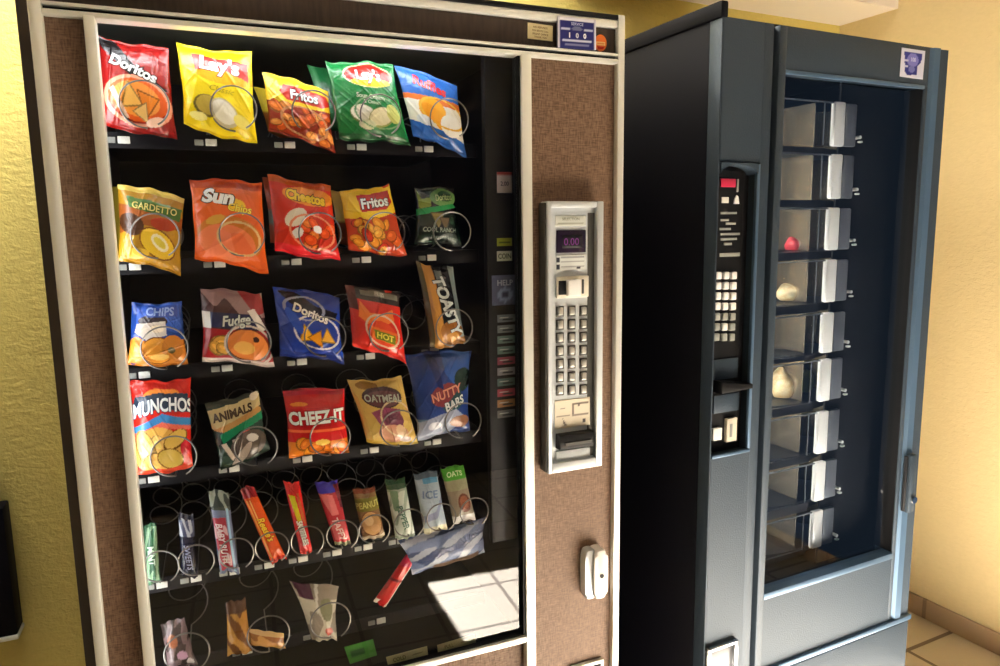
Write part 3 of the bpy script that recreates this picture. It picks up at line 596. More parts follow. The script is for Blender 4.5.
# --- row 3
a = Art((34, 70, 150)).poly([(.1, .96), (.92, .98), (.96, .6), (.86, .52), (.6, .62), (.1, .56)], (44, 88, 190)).ell(.42, .72, .28, .10, (40, 30, 40)).poly([(.08, .55), (.12, .68), (.66, .72), (.68, .5), (.3, .42)], (210, 200, 190)).ell(.5, .6, .13, .06, (230, 215, 190)).rect(-.1, 1.1, 0, .42, (196, 120, 40)).ell(.5, .26, .30, .22, (120, 70, 20)).ell(.5, .26, .28, .20, (232, 158, 54)).ell(.78, .3, .2, .2, (206, 130, 44)).ell(.12, .26, .16, .22, (214, 138, 48)).ell(.54, .16, .16, .05, (250, 206, 110)).ell(.75, .26, .07, .05, (90, 80, 40)).rect(.3, .9, .78, .95, (50, 80, 170))\
    .text('CHIPS', .56, .87, .12, (130, 160, 220), -2, .05, .03, 1.0)
bag('cookie_bag', 'blue cookie bag picturing golden cookies, leftmost of the third row', 'snack bag', [(131, 304), (182, 303), (188.5, 364), (127.6, 365)], YB, .019, a, 11)
a = Art((70, 40, 44)).mottle(0, 1, .66, 1, (150, 118, 120), 5, 8, .35).poly([(.55, 1.05), (.95, 1.05), (1.05, .74), (.85, .68)], (160, 50, 54)).rect(.1, .9, .5, .70, (44, 44, 80)).rect(0, .12, .48, .7, (214, 206, 196)).poly([(.72, .74), (.84, .78), (1.0, .5), (.9, .46)], (230, 220, 214)).rect(-.1, 1.1, -.1, .48, (160, 34, 38)).chips(5, .08, .4, .12, .36, .16, .12, [(206, 150, 60), (190, 120, 60)], 12).ell(.66, .27, .34, .23, (110, 50, 20)).ell(.66, .28, .31, .21, (226, 134, 60)).ell(.6, .24, .16, .09, (236, 180, 90)).ell(.8, .36, .05, .04, (60, 30, 20)).rect(-.1, 1.1, -.1, .06, (214, 200, 196)).ring(.68, .28, .36, .26, .05, (206, 190, 180))\
    .text("Fudge", .52, .61, .13, (200, 206, 200), 8, .35, .03, .9, (30, 40, 60), .04)
bag('cookie_bag', 'dark red and silver cookie bag picturing an orange cookie, second of the third row', 'snack bag', [(200, 289), (262, 293), (274, 365), (202, 360)], YB, .02, a, 12)
a = Art((24, 58, 160)).poly([(.05, .95), (.3, .97), (.6, .8), (.95, .74), (.9, .62), (.5, .7), (.2, .8)], (20, 20, 40)).ring(.42, .74, .30, .16, .08, (150, 160, 190)).tri(.42, .36, .17, 100, (246, 184, 40)).tri(.58, .33, .16, 60, (240, 160, 30)).tri(.76, .36, .15, 90, (246, 190, 60)).ring(.6, .42, .36, .24, .05, (220, 220, 230)).rect(0, 1, 0, .1, (18, 44, 130)).ell(.25, .55, .08, .2, (50, 90, 200), 30)\
    .text('Doritos', .52, .69, .125, W, -15, .1, .035, .95, (20, 20, 40), .05)
bag('chip_bag', 'royal blue tortilla chip bag in the middle of the third row', 'snack bag', [(273, 286), (341, 297), (343, 362), (279, 354)], YB, .02, a, 13)
a = Art((214, 40, 30)).rect(-.1, 1.1, .8, 1.1, (50, 40, 40)).rect(.25, .95, .88, .96, (130, 130, 124)).rect(-.1, .16, .62, 1.1, (90, 40, 36)).poly([(.14, .52), (.2, .78), (.36, .62), (.6, .64), (.82, .74), (.84, .58), (.6, .46), (.3, .44)], (238, 120, 50)).ell(.56, .33, .30, .2, (226, 70, 36)).poly([(.34, .42), (.86, .4), (.84, .2), (.36, .24)], (232, 110, 40)).poly([(.40, .38), (.82, .36), (.80, .22), (.42, .24)], (120, 130, 30)).ring(.58, .38, .32, .24, .06, (226, 190, 160))\
    .text('HOT', .61, .305, .085, (236, 224, 80), -2, .1, .04, 1.1, (80, 90, 20), .03).text('FRIES', .6, .92, .05, (210, 210, 205), 0, .1, .02, 1.0)
bag('chip_bag', 'red bag with black top and green label, fourth of the third row', 'snack bag', [(346, 284), (401, 294), (404.5, 362), (351, 344)], YB, .019, a, 14)
a = Art((150, 100, 46)).rect(-.1, .12, -.1, 1.1, (90, 80, 50)).rect(.12, .38, -.1, 1.1, (196, 140, 66)).rect(.40, 1.1, .16, 1.1, (30, 34, 40)).rect(.44, .62, .7, .95, (110, 120, 120)).rect(.84, 1.1, .1, 1.1, (120, 134, 136)).ell(.62, .2, .34, .12, (150, 96, 40)).ell(.62, .12, .2, .06, (200, 140, 60))\
    .text('TOASTY', .62, .50, .15, (206, 214, 214), -78, .05, .04, .9, (40, 50, 56), .03)
bag('cracker_pack', 'tall brown and black packet with white upright lettering, rightmost of the third row', 'snack pack', [(418, 263), (455, 268), (464, 343), (429, 348)], YB, .018, a, 15)
# --- row 4
a = Art((206, 40, 28)).ell(.5, .85, .3, .07, (240, 140, 50)).poly([(-.05, .64), (.05, .84), (.5, .88), (.95, .84), (1.0, .62), (.5, .72)], (46, 60, 80)).poly([(-.1, .50), (.5, .66), (1.1, .54), (1.1, .46), (.5, .56), (-.1, .42)], (60, 130, 190)).poly([(-.1, .44), (.5, .57), (1.1, .46), (1.1, .42), (.5, .51), (-.1, .38)], (230, 110, 90)).ell(.4, .26, .44, .26, (228, 176, 84)).chips(5, .12, .5, .08, .40, .24, .15, [(240, 196, 110), (232, 178, 90)], 16).ell(.72, .36, .22, .1, (120, 80, 20), 12).ell(.72, .37, .2, .085, (226, 190, 90), 12).ell(.62, .16, .24, .12, (120, 80, 20), -12).ell(.62, .165, .22, .105, (214, 184, 84), -12).ell(.9, .25, .1, .08, (206, 30, 44)).rect(-.1, 1.1, -.1, .05, (214, 70, 40))\
    .text('MUNCHOS', .52, .755, .14, (226, 236, 240), 0, 0, .03, .62, (40, 60, 90), .045, .06)
bag('chip_bag', 'red and blue potato crisp bag with arched white lettering, leftmost of the fourth row', 'snack bag', [(129, 384), (191, 379), (193, 465), (137, 475)], YB, .021, a, 16)
a = Art((34, 56, 44)).rect(-.1, 1.1, .93, 1.1, (60, 66, 54)).poly([(-.05, .66), (.0, .90), (1.02, .94), (1.0, .76), (.5, .66), (.1, .6)], (206, 186, 130)).ell(.9, .93, .09, .06, (240, 230, 205)).poly([(.02, .62), (.45, .68), (.95, .76), (1.05, .66), (.6, .6), (.3, .52)], (200, 150, 80)).poly([(.12, .54), (.6, .62), (1.1, .68), (1.1, .56), (.5, .5), (.15, .40)], (24, 134, 88)).ell(.5, .4, .22, .06, (190, 70, 60), 25).ell(.62, .25, .36, .22, (90, 78, 70)).mottle(.2, 1, .02, .42, (170, 156, 144), 9, 10, .3).ell(.72, .34, .12, .06, (220, 214, 205), -20).poly([(.1, .4), (.2, .4), (.32, .14), (.26, .1)], (214, 196, 176))\
    .text('ANIMALS', .44, .79, .12, (70, 50, 24), 1, .05, .045, .88)
bag('cookie_bag', 'green and silver bag with cream name band, second of the fourth row', 'snack bag', [(205, 407), (259, 391), (270, 448), (221, 470)], YB, .018, a, 17)
a = Art((212, 30, 32)).rect(-.1, 1.1, .92, 1.1, (196, 28, 50)).ell(.22, .79, .14, .03, (240, 130, 40)).rect(.08, .95, .46, .74, (200, 24, 28)).rect(-.1, 1.1, .38, .42, (250, 110, 60)).rect(-.1, 1.1, -.1, .24, (232, 130, 30)).chips(7, .1, .95, .06, .26, .13, .1, [(240, 150, 30), (232, 122, 24)], 18).ell(.55, .22, .12, .05, (250, 210, 90))\
    .text('CHEEZ-IT', .5, .60, .18, W, 2, .0, .04, .80, (150, 16, 20), .04)
bag('cracker_bag', 'red cheese cracker bag with orange squares, third of the fourth row', 'snack bag', [(283, 391), (345.5, 389), (348, 450), (288, 455.5)], YB, .02, a, 18)
a = Art((214, 180, 96)).ell(.3, .92, .2, .06, (150, 110, 40)).ell(.52, .74, .38, .16, (60, 30, 36)).ell(.52, .72, .34, .12, (100, 60, 66)).poly([(.22, .52), (.5, .6), (.8, .56), (.78, .3), (.5, .2), (.32, .34)], (150, 66, 100)).ell(.62, .42, .2, .12, (110, 50, 70)).ell(.55, .2, .3, .14, (206, 150, 120)).ell(.7, .24, .1, .1, (226, 190, 150)).rect(-.1, 1.1, -.1, .06, (190, 160, 60)).ring(.7, .42, .32, .26, .05, (226, 200, 160)).ell(.76, .1, .12, .05, (206, 190, 190))\
    .text('OATMEAL', .53, .73, .105, (176, 176, 166), -2, .1, .03, .85, (50, 30, 36), .03)
bag('cookie_bag', 'gold and plum cookie bag, fourth of the fourth row', 'snack bag', [(348.5, 382), (403.5, 378.5), (417, 443.5), (366, 442)], YB, .019, a, 19)
a = Art((36, 62, 130)).poly([(.5, 1.1), (.95, 1.1), (1.0, .6), (.75, .55), (.55, .75)], (50, 96, 180)).ell(.86, .66, .16, .14, (24, 50, 44), 20).ell(.52, .50, .26, .13, (140, 60, 70), 10).poly([(.45, .34), (.8, .56), (.86, .36), (.6, .24)], (40, 80, 90)).rect(-.1, .5, -.1, .24, (90, 120, 150)).poly([(.0, .0), (.6, .0), (.9, .2), (.7, .32), (.35, .26), (.0, .2)], (150, 160, 186)).ell(.78, .15, .2, .08, (150, 100, 70)).poly([(.25, 1.05), (.4, .6), (.5, .56), (.44, .9)], (24, 40, 100)).ell(.3, .14, .12, .05, (210, 214, 226))\
    .text('NUTTY', .55, .52, .10, (226, 150, 130), 14, .1, .035, .9, (50, 30, 60), .03).text('BARS', .68, .39, .10, (220, 226, 226), 16, .1, .035, .9, (40, 70, 90), .03)
bag('cookie_bag', 'crumpled blue and white bag, rightmost of the fourth row', 'snack bag', [(405, 354), (474, 351), (468, 428), (416, 438)], YB, .02, a, 20, concave=.1)
# --- row 5: slim bars
def bar(name, label, cat, px, art, seed, T=.010): return bag(name, label, cat, px, YB, T, art, seed, lean=.010, nu=34, nv=110, concave=.03, pw=.5)
a = Art((50, 96, 66)).mottle(0, 1, .05, .95, (130, 164, 130), 3, 9, .25).text('MINT', .5, .5, .1, (190, 214, 190), -88, .1, .03, .9, (30, 70, 44), .04)
bar('candy_bar', 'green mint candy pack beside the left frame in the candy row', 'candy', [(143, 527), (156, 525), (161, 580), (147, 583)], a, 21)
a = Art((24, 26, 50)).rect(0, 1, .66, .9, (70, 76, 104)).mottle(0, 1, .66, .92, (170, 176, 190), 4, 10, .3).text('SWEETS', .5, .34, .085, (160, 170, 206), -84, .1, .02, .9)
bar('candy_bar', 'navy and white candy bar, second from left in the candy row', 'candy', [(178, 516), (193.5, 516), (198, 575), (182, 574)], a, 22)
a = Art((110, 120, 150)).rect(0, 1, .78, 1.1, (60, 70, 66)).mottle(0, 1, .78, 1, (150, 160, 150), 6, 12, .3).poly([(.0, .68), (.7, .70), (.72, .06), (.1, .04)], (170, 50, 66)).rect(.74, .88, .02, .8, (150, 190, 220)).mottle(.02, .7, .1, .65, (216, 170, 176), 7, 12, .45).text('BABY RUTH', .36, .38, .075, (232, 214, 216), -86, .1, .03, .85)
bar('candy_bar', 'red, white and silver candy bar, third from left in the candy row', 'candy', [(208, 492), (228.5, 493), (239, 570), (220, 571)], a, 23, .012)
a = Art((226, 86, 24)).rect(0, 1, .87, 1.1, (150, 24, 34)).rect(0, 1, 0, .06, (200, 44, 20)).rect(.1, .22, .08, .84, (246, 160, 60)).rect(.3, .4, .55, .84, (250, 190, 110)).text("Reese's", .58, .45, .085, (250, 206, 60), -86, .15, .03, .85, (120, 40, 10), .04)
bar('candy_bar', 'slanted orange candy bar with dark red top in the candy row', 'candy', [(239, 490), (254, 488), (286, 556), (271, 561)], a, 24)
a = Art((206, 30, 30)).rect(0, 1, 0, .12, (220, 40, 36)).poly([(.1, .84), (.5, .82), (.62, .5), (.42, .44), (.3, .5)], (226, 206, 40)).poly([(.3, .46), (.62, .5), (.66, .2), (.34, .14)], (206, 200, 190)).poly([(.62, .85), (.8, .85), (.9, .4), (.66, .5)], (190, 90, 40)).text('SKITTLES', .52, .32, .075, (240, 235, 225), -84, .1, .03, .8, (150, 20, 30), .04)
bar('candy_bar', 'red and yellow candy pack, fifth from left in the candy row', 'candy', [(284, 484), (300, 483), (312, 550), (300, 553)], a, 25, .012)
a = Art((196, 50, 60)).rect(0, 1, .83, 1.1, (60, 50, 180)).poly([(.0, .84), (.6, .8), (.7, .5), (.3, .5)], (226, 120, 120)).poly([(.75, .95), (1.1, .95), (1.1, .55), (.85, .6)], (110, 30, 44)).rect(.1, .9, .1, .4, (214, 90, 96)).rect(0, 1, 0, .06, (150, 150, 120)).text('TAFFY', .5, .27, .10, (240, 200, 196), -80, .1, .03, .9)
bar('candy_bar', 'pink red candy bar with violet top in the candy row', 'candy', [(315.5, 485), (338, 481), (350, 541), (334.5, 544)], a, 26, .011)
a = Art((130, 96, 60)).rect(0, 1, .9, 1.1, (120, 50, 24)).rect(0, 1, .58, .82, (124, 116, 40)).ell(.5, .32, .46, .26, (110, 64, 30)).ell(.5, .33, .42, .23, (196, 150, 96)).ell(.4, .4, .2, .1, (226, 190, 140)).ell(.62, .24, .2, .08, (206, 160, 110)).rect(0, 1, 0, .08, (206, 190, 160)).text('PEANUT', .5, .70, .11, (206, 200, 110), 4, .1, .03, .8)
bar('candy_bag', 'tan nut packet with olive band, seventh from left in the candy row', 'candy', [(353, 491), (376, 488), (384, 534), (362, 539)], a, 27, .012)
a = Art((150, 166, 150)).rect(0, 1, .84, 1.1, (24, 74, 40)).mottle(0, 1, .05, .8, (200, 210, 200), 8, 9, .2).poly([(.1, .84), (.5, .82), (.4, .5), (.15, .5)], (110, 140, 110)).text('PEPPER', .52, .38, .10, (70, 110, 90), -80, .1, .03, .9)
bar('candy_bar', 'white candy bar with dark green top in the candy row', 'candy', [(386, 482), (406, 479), (414, 534), (394.5, 538)], a, 28, .011)
a = Art((160, 176, 190)).rect(0, 1, .9, 1.1, (90, 106, 120)).rect(.3, .95, .82, .9, (90, 150, 190)).poly([(0, .3), (.6, .36), (1, .6), (1, .5), (.6, .24), (0, .2)], (130, 140, 170)).rect(0, 1, 0, .1, (196, 196, 170)).text('ICE', .5, .65, .12, (110, 130, 160), -4, .1, .02, 1.1)
bar('candy_bar', 'pale blue and silver packet, second from right in the candy row', 'candy', [(414.5, 475), (438, 472), (446, 527), (423, 532)], a, 29, .012)
a = Art((140, 128, 110)).rect(0, 1, .78, 1.1, (70, 160, 40)).rect(0, 1, .6, .78, (150, 150, 120)).ell(.62, .36, .28, .17, (100, 50, 34)).ell(.62, .37, .2, .12, (140, 80, 56)).rect(0, 1, -.1, .14, (206, 206, 206)).text('OATS', .5, .88, .08, (200, 230, 170), 0, .1, .03, 1.0)
bar('granola_bar', 'granola bar packet with bright green top, rightmost of the candy row', 'candy', [(442, 470), (465, 466), (474, 517), (452, 522)], a, 30, .012)
# --- row 6
a = Art((66, 54, 52)).mottle(0, 1, 0, 1, (120, 100, 102), 3, 9, .25).ell(.35, .62, .2, .14, (150, 90, 60)).ell(.6, .3, .2, .1, (190, 150, 180)).ell(.8, .12, .12, .08, (220, 214, 214))
bag('pastry_pack', 'crumpled pale pink wrapper in the bottom left corner of the window', 'snack pack', [(160, 628), (184, 620), (198, 660), (168, 664)], YB, .014, a, 31, nu=30, nv=36)
a = Art((120, 72, 26)).mottle(0, 1, 0, .8, (196, 140, 60), 4, 7, .2).rect(-.1, 1.1, .8, 1.1, (90, 52, 24))
bag('pastry_pack', 'upright golden brown pastry packet in the bottom row', 'snack pack', [(226, 606), (246, 601), (252, 648), (227, 653)], YB+.005, .014, a, 32, nu=30, nv=36)
a = Art((166, 106, 50)).mottle(0, 1, 0, 1, (214, 160, 90), 5, 6, .3).rect(0, 1, .8, 1, (226, 190, 130))
bag('pastry_pack', 'flat golden brown pastry packet lying under its coil in the bottom row', 'snack pack', [(248, 628), (284, 634), (286, 649), (250, 645)], YB-.006, .010, a, 33, nu=30, nv=20, lean=.0)
a = Art((150, 140, 126)).poly([(.0, 1.1), (.4, 1.1), (.42, .6), (.1, .7)], (76, 24, 56)).mottle(0, 1, 0, .75, (206, 200, 180), 6, 9, .15).ell(.7, .22, .14, .08, (190, 80, 60)).poly([(.5, 1.05), (.58, 1.05), (.44, .55), (.40, .6)], (220, 216, 206)).ell(.7, .6, .18, .2, (130, 130, 100))
bag('snack_mix_bag', 'crumpled silver and maroon bag in the middle of the bottom row', 'snack bag', [(290, 584), (340, 589), (336, 637), (311, 637)], YB, .017, a, 34, nu=36, nv=40, concave=.12)
a = Art((206, 36, 34)).rect(.86, 1.1, 0, 1, (236, 220, 210)).rect(0, .3, -.1, .09, (236, 226, 216)).rect(0, 1, .5, .53, (120, 16, 30)).rect(0, 1, .8, 1.1, (190, 30, 70))
bag('candy_bar', 'red candy bar with white edge lying aslant below the candy row', 'candy', [(406, 555), (418, 556), (386, 607), (373, 602)], .088, .008, a, 35, lean=0, nu=16, nv=40, concave=0)
a = Art((70, 84, 124)).mottle(0, 1, 0, 1, (120, 136, 176), 7, 8, .25).mottle(0, 1, 0, 1, (176, 186, 206), 8, 9, .55).rect(.3, .9, -.1, .16, (110, 90, 76))
bag('snack_mix_bag', 'crumpled blue grey clear bag below the right end of the candy row', 'snack bag', [(398, 541), (486, 517), (485, 553), (412, 575)], .088, .014, a, 36, lean=0, nu=40, nv=30, concave=.06)

# ------------------------------------------------------------------ food machine
fm = empty('vending_machine', (X2, Y2, 0), A2); tag(fm, 'slate grey refrigerated food vending machine with turning shelves in front of the right wall', 'vending machine')
FW, FD = .706, .83
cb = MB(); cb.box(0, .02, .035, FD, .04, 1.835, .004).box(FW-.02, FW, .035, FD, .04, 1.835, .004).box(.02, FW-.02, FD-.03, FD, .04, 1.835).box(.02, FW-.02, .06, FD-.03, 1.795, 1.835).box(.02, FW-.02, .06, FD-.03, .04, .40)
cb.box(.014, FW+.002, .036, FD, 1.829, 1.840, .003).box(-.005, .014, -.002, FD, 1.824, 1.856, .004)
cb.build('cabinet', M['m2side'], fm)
MB().box(.03, FW-.03, .05, FD-.04, 0, .045).build('plinth', M['m2dark'], fm)
dp = MB()
dp.box(0, .004, .0, .035, .10, 1.826, .0015).box(.112, .138, 0, .035, .10, 1.826, .002).box(.004, .112, 0, .035, 1.552, 1.826).box(.004, .112, 0, .035, .10, .938)
dp.build('service_panel', M['m2'], fm)
MB().box(.138, .150, .012, .035, .10, 1.826).build('panel_groove', M['m2dark'], fm)
dr = MB()
dr.box(.150, .172, -.004, .05, .402, 1.826, .004)
dr.box(.172, .632, 0, .05, 1.740, 1.826, .002).box(.619, .632, 0, .05, .402, 1.740, .002)
dr.box(.172, .619, 0, .045, .402, .574)
dr.box(.150, .706, 0, .05, .10, .380, .003)
dr.build('door', M['m2'], fm)
MB().hprism([(.637, .05), (.637, .004), (.643, -.003), (.662, -.005), (.670, .002), (.670, .05)], .402, 1.826).build('door_edge_highlight', M['m2trim'], fm)  # bevel strip, its sky highlight put into the lighter blue colour
MB().hprism([(.670, .05), (.670, .002), (.700, .001), (.708, .008), (.708, .05)], .402, 1.826).build('door_edge', M['m2'], fm)
MB().box(.6183, .6189, .003, .05, .592, 1.735).build('window_jamb', M['black'], fm)
MB().box(.632, .637, .012, .05, .402, 1.826).box(.150, .706, .008, .05, .380, .388).build('door_gap', M['m2dark'], fm)
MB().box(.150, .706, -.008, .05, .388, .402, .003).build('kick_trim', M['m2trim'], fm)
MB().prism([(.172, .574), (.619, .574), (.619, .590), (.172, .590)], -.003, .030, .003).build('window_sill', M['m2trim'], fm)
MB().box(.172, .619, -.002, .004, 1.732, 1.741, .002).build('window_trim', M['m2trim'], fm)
MB().box(.172, .619, .018, .023, .590, 1.735).build('window_glass', M['glass2'], fm, smooth=False)
MB().box(.02, .686, .70, .72, .42, 1.79).box(.02, .03, .06, .70, .42, 1.79).build('liner', M['m2dark'], fm)
MB().box(.02, .686, .06, .70, .55, .565).box(P2(840, 120, .085)[0], .686, .085, .09, .565, 1.79).build('window_blind', M['inner'], fm)
# nine turning shelves with radial dividers, and their sliding doors
cxx, cyy, RR = .38, .385, .29
lv = [(101, 147), (154, 200), (208, 251.5), (260, 303.5), (313, 354), (359.5, 402), (411, 453.5), (461, 500), (509, 546)]
FY = .10
for k, (va, vb) in enumerate(lv):
    zt, zb = P2(803, va, FY)[2], P2(803, vb, FY)[2]
    zn = P2(803, lv[k+1][0], FY)[2] if k < 8 else zb-.016
    s_ = MB(); s_.cyl((cxx, cyy, zn+.002), (0, 0, 1), RR, zb-zn-.003, 72); s_ = s_.build('turning_shelf', M['disc'], fm)
    MB().cyl((cxx, cyy, zb), (0, 0, 1), .17, zt-zb, 48).build('shelf_core', M['core'], s_)
    for j in range(10):
        t = 2*math.pi*j/10+.35; ca, sa = math.cos(t), math.sin(t); d = .0012
        pts = [(cxx+.17*ca-d*sa, cyy+.17*sa+d*ca), (cxx+(RR-.012)*ca-d*sa, cyy+(RR-.012)*sa+d*ca), (cxx+(RR-.012)*ca+d*sa, cyy+(RR-.012)*sa-d*ca), (cxx+.17*ca+d*sa, cyy+.17*sa-d*ca)]
        MB().hprism(pts, zb+.001, zt).build('shelf_divider', M['steel'], s_)
    dY = .078
    xs_ = [P2(u, (va+vb)/2, dY)[0] for u in (0, 0)]
    def dx(u): return P2(u+(k*-.1), 120, dY)[0]
    q0, q1, q2, q3, q4, q5 = .196, .203, dx(833), dx(843.5), dx(848), dx(856)
    sdr = MB().box(.174, q2, dY+.002, dY+.005, zb+.002, zt-.001).build('sliding_door', M['plastic'], fm, smooth=False)
    MB().box(q0+.004, q0+.0075, dY-.001, dY+.0015, zb+.004, zt-.003).box(dx(824), dx(824)+.0018, dY-.001, dY+.0015, zb+.004, zt-.003).box(.174, q2, dY-.001, dY+.0015, zt-.004, zt-.001).build('door_rail', M['stile2'], sdr)
    MB().box(q2, q3, dY-.006, dY+.008, zb+.002, zt, .004).build('door_highlight', M['stile'], sdr)  # white strip painted in for the daylight reflection on the clear door
    MB().box(q3+.004, q5, dY-.003, dY+.008, zb+.003, zt-.002, .003).build('door_edge', M['stile2'], sdr)
    kn = MB().cyl((q5+.004, dY-.012, zb+.024), (0, 1, 0), .004, .016, 12).box(q5, q5+.011, dY-.014, dY-.006, zb+.011, zb+.016, .002)
    kn.build('door_knob', M['tag'], sdr)
    MB().box(.174, .405, dY+.009, dY+.014, zn+.001, zb-.001).build('door_rail_band', M['disc'], s_)

# control panel in its recess
cp = MB(); cp.box(.004, .112, .030, .036, .938, 1.552).build('control_recess', M['m2dark'], fm)
hood = MB(); pts = [(.006, 1.528)]+[(.055+.050*math.cos(t), 1.528+.018*math.sin(t)) for t in [math.pi-k*math.pi/12 for k in range(13)]]+[(.108, 1.528)]
hood.prism([(x, z) for x, z in pts[1:-1]]+[(.109, 1.55), (.006, 1.55)], -.003, .03).build('recess_hood', M['m2'], fm)
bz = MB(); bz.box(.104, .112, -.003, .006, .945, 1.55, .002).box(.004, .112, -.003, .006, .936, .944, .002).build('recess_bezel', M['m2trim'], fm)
cpn = MB().box(.004, .088, .020, .030, .945, 1.535).build('control_panel', M['black'], fm)
def cbox(name, u0, u1, v0, v1, m, y0=.014, y1=.021, bev=.001, parent=None):
    um, vm_ = (u0+u1)/2, (v0+v1)/2
    xa, xb = P2(u0, vm_, y0)[0], P2(u1, vm_, y0)[0]; zt, zb = P2(um, v0, y0)[2], P2(um, v1, y0)[2]
    return MB().box(max(xa, .0045), xb, y0, y1, zb, zt, bev).build(name, M[m], parent or cpn)
cbox('red_display', 721, 736, 178.5, 187, 'redlight', .017)
cbox('display_mark', 737, 739, 179, 192, 'tagg', .018)
cbox('indicator', 722, 729, 197, 203, 'tag', .018); 
pa = P2(737, 200, .017); MB().prism([(pa[0]-.007, pa[2]-.008), (pa[0]+.007, pa[2]-.008), (pa[0]+.004, pa[2]+.006), (pa[0], pa[2]+.010), (pa[0]-.005, pa[2]+.003)], .017, .021).build('indicator', M['white'], cpn)
for v, u0, u1 in ((213, 721, 737), (220, 721, 729), (223.5, 726, 736), (229, 720, 731), (234, 721, 740), (239, 721, 737), (244, 724, 732), (254, 720, 740)):
    cbox('instruction_line', u0, u1, v-1.2, v+(1.2 if v < 250 else 2.6), 'tagg', .0185, .021, .0004)
for r in range(7):
    for c in range(3):
        u, v = 719.6+c*7.6-r*.35, 275.5+r*10.3
        bright = r < 4 or (r == 5 and c == 1)
        cbox('key', u-2.5, u+2.6, v-3.6, v+3.8, 'white' if bright else 'tagg', .013, .021, .002)
cbox('bill_plate', 714, 738, 359, 379, 'm2', .016)
lv_ = MB(); pA, pB = P2(715, 386, .012), P2(746, 384, .012)
lv_.prism([(max(pA[0], .005), pA[2]-.014), (pB[0], pB[2]-.006), (pB[0], pB[2]+.004), (max(pA[0], .005), pA[2]+.012)], -.010, .021, .004); lv_.build('bill_lever', M['black'], cpn)
cbox('coin_plate', 714, 739, 394, 412, 'm2', .016)
cbox('coin_button', 713.5, 722, 428.5, 440.5, 'white', .012); pb = cbox('coin_slot_plate', 727, 737, 418.5, 441.5, 'cream', .012)
cbox('coin_slot', 730, 732.5, 424, 437, 'tagg', .0112, .013, .0004, pb)
cp_ = P2(721, 655, 0); rt = MB(); rx0, rx1, rz0, rz1 = .002, .090, .42, .507
rt.box(rx0, rx0+.010, -.012, .002, rz0, rz1, .003).box(rx1-.010, rx1, -.012, .002, rz0, rz1, .003).box(rx0, rx1, -.012, .002, rz1-.010, rz1, .003).box(rx0, rx1, -.012, .002, rz0, rz0+.010, .003)
rt = rt.build('coin_return', M['chrome'], fm); MB().box(rx0+.010, rx1-.010, -.004, -.0005, rz0+.010, rz1-.010, .001).build('return_flap', M['stile2'], rt)
# handle on the right edge of the door, and the small blue sticker
hA, hB = P2(911, 456, -.02), P2(908, 514, -.02)
hd = MB().box(.640, .665, -.020, -.003, hB[2], hA[2], .005).build('door_handle', M['m2'], fm)
MB().box(.634, .640, -.012, -.0035, hB[2]+.004, hA[2]-.004, .002).build('handle_recess', M['m2dark'], hd)
MB().cyl((.656, -.026, hB[2]+.035), (0, 1, 0), .009, .008, 20).build('handle_lock', M['chrome'], hd)
q = [P2(u, v, -.0006) for u, v in ((901.5, 47.5), (925, 51), (922.5, 79.5), (899.5, 76.5))]
sticker('shield_sticker', q, Art((206, 208, 226)).poly([(.12, .88), (.9, .9), (.86, .6), (.72, .42), (.7, .12), (.3, .08), (.2, .2)], (44, 48, 130)).ell(.5, .62, .24, .24, (120, 120, 196)).ell(.48, .3, .14, .12, (110, 112, 180)).rect(.14, .3, .55, .62, (190, 192, 220)).rect(.16, .3, .34, .4, (190, 192, 220)).text('100', .52, .64, .14, (200, 200, 235)), fm, 30, 30)

MB().cyl((.130, .110, .62), (0, 0, 1), .006, 1.10, 12).build('lamp_tube', M['tube'], fm)
lo_ = lamp('food_machine_lamp', (.139, .118, 1.17), 1.08, .012, 11.0, (1, .92, .78), (1, .8, 0)); lo_.parent = fm

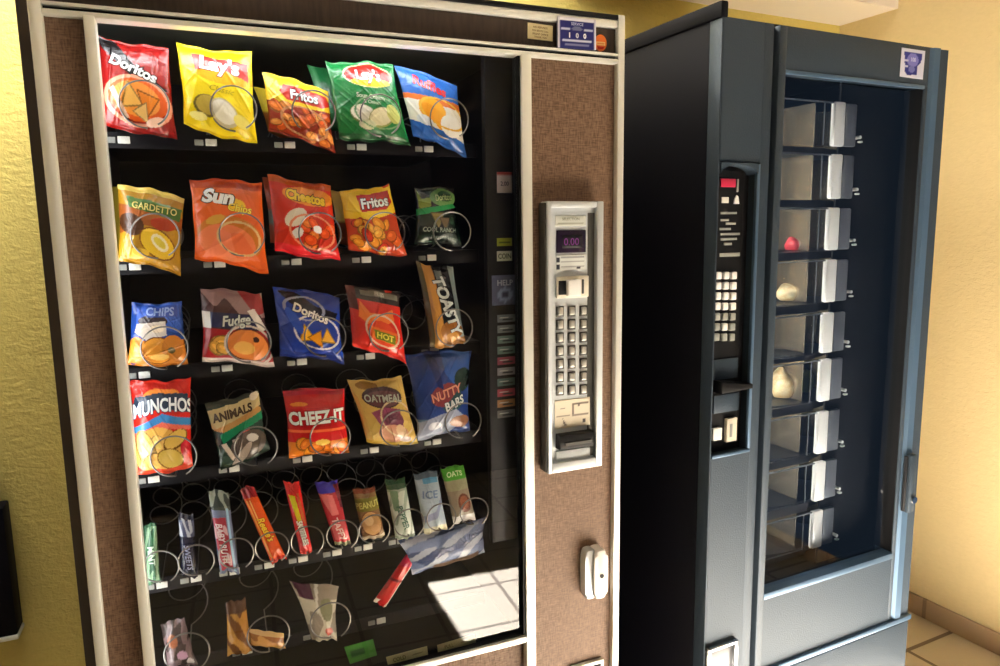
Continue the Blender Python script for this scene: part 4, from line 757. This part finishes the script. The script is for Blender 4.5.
# food on the turning shelves
def food(name, label, cat, u, v, y, rad, m, seed, amp=.22, flat=-.7):
    p = P2(u, v, y); k = min(range(9), key=lambda i: abs((lv[i][0]+lv[i][1])/2-v)); zb = P2(803, lv[k][1], FY)[2]+.001
    c = (p[0], y, zb-flat*rad[2]); o = MB().blob((0, 0, -flat*rad[2]), rad, seed, amp, flat).build(name, M[m], None)
    o.location = from2((p[0], y, zb)); o.rotation_euler = (0, 0, A2); return tag(o, label, cat)
food('fruit_cup', 'small red wrapped snack on the third shelf of the food machine', 'food', 793, 240, .155, (.016, .02, .020), 'redfood', 1)
food('sandwich', 'rounded bread roll on the fourth shelf of the food machine', 'food', 790, 290, .165, (.036, .03, .028), 'bread', 3, .25)
food('pastry', 'tall tan wrapped pastry on the fifth shelf of the food machine', 'food', 822, 332, .19, (.026, .02, .048), 'bread', 4, .25)
food('sandwich', 'large pale sandwich on the sixth shelf of the food machine', 'food', 783, 380, .165, (.030, .03, .042), 'bread', 6, .3)
food('salad_cup', 'small green and cream snack right of the large pale sandwich on the sixth shelf', 'food', 806, 380, .17, (.018, .018, .034), 'lettuce', 7, .35)

# ------------------------------------------------------------------ dark box on the wall at the left edge
wb = empty('wall_box', tuple(P1(-60, 560, .70))); tag(wb, 'dark box mounted on the yellow wall at the left edge', 'box')
FB, BB = .655, .715
pA, pB = P1(18, 637, FB), P1(5, 508, FB); ox, oy, oz = wb.location
xr, zb_, zt_ = pA[0], pA[2], pB[2]
MB().box(xr-.30-ox, xr-ox, FB-oy, BB-oy, zb_+.006-oz, zt_-oz, .004).box(xr-.30-ox, xr-.022-ox, FB+.005-oy, BB-oy, zt_-oz, zt_+.13-oz, .004).build('body', M['m2side'], wb)
MB().box(xr-.30-ox, xr+.002-ox, FB-.004-oy, BB-oy, zb_-.004-oz, zb_+.006-oz, .002).build('bottom_rail', M['silver'], wb)
sticker('label', [(xr-.16-ox, FB-.0006-oy, zt_-.10-oz), (xr-.022-ox, FB-.0006-oy, zt_-.10-oz), (xr-.022-ox, FB-.0006-oy, zt_-.17-oz), (xr-.16-ox, FB-.0006-oy, zt_-.17-oz)], Art((96, 116, 110)).rect(.1, .9, .4, .6, (150, 160, 150)), wb, 10, 6)
MB().box(xr-.25-ox, xr-.05-ox, BB-oy, .728-oy, zb_+.05-oz, zt_-oz, .002).build('bracket', M['m2dark'], wb)
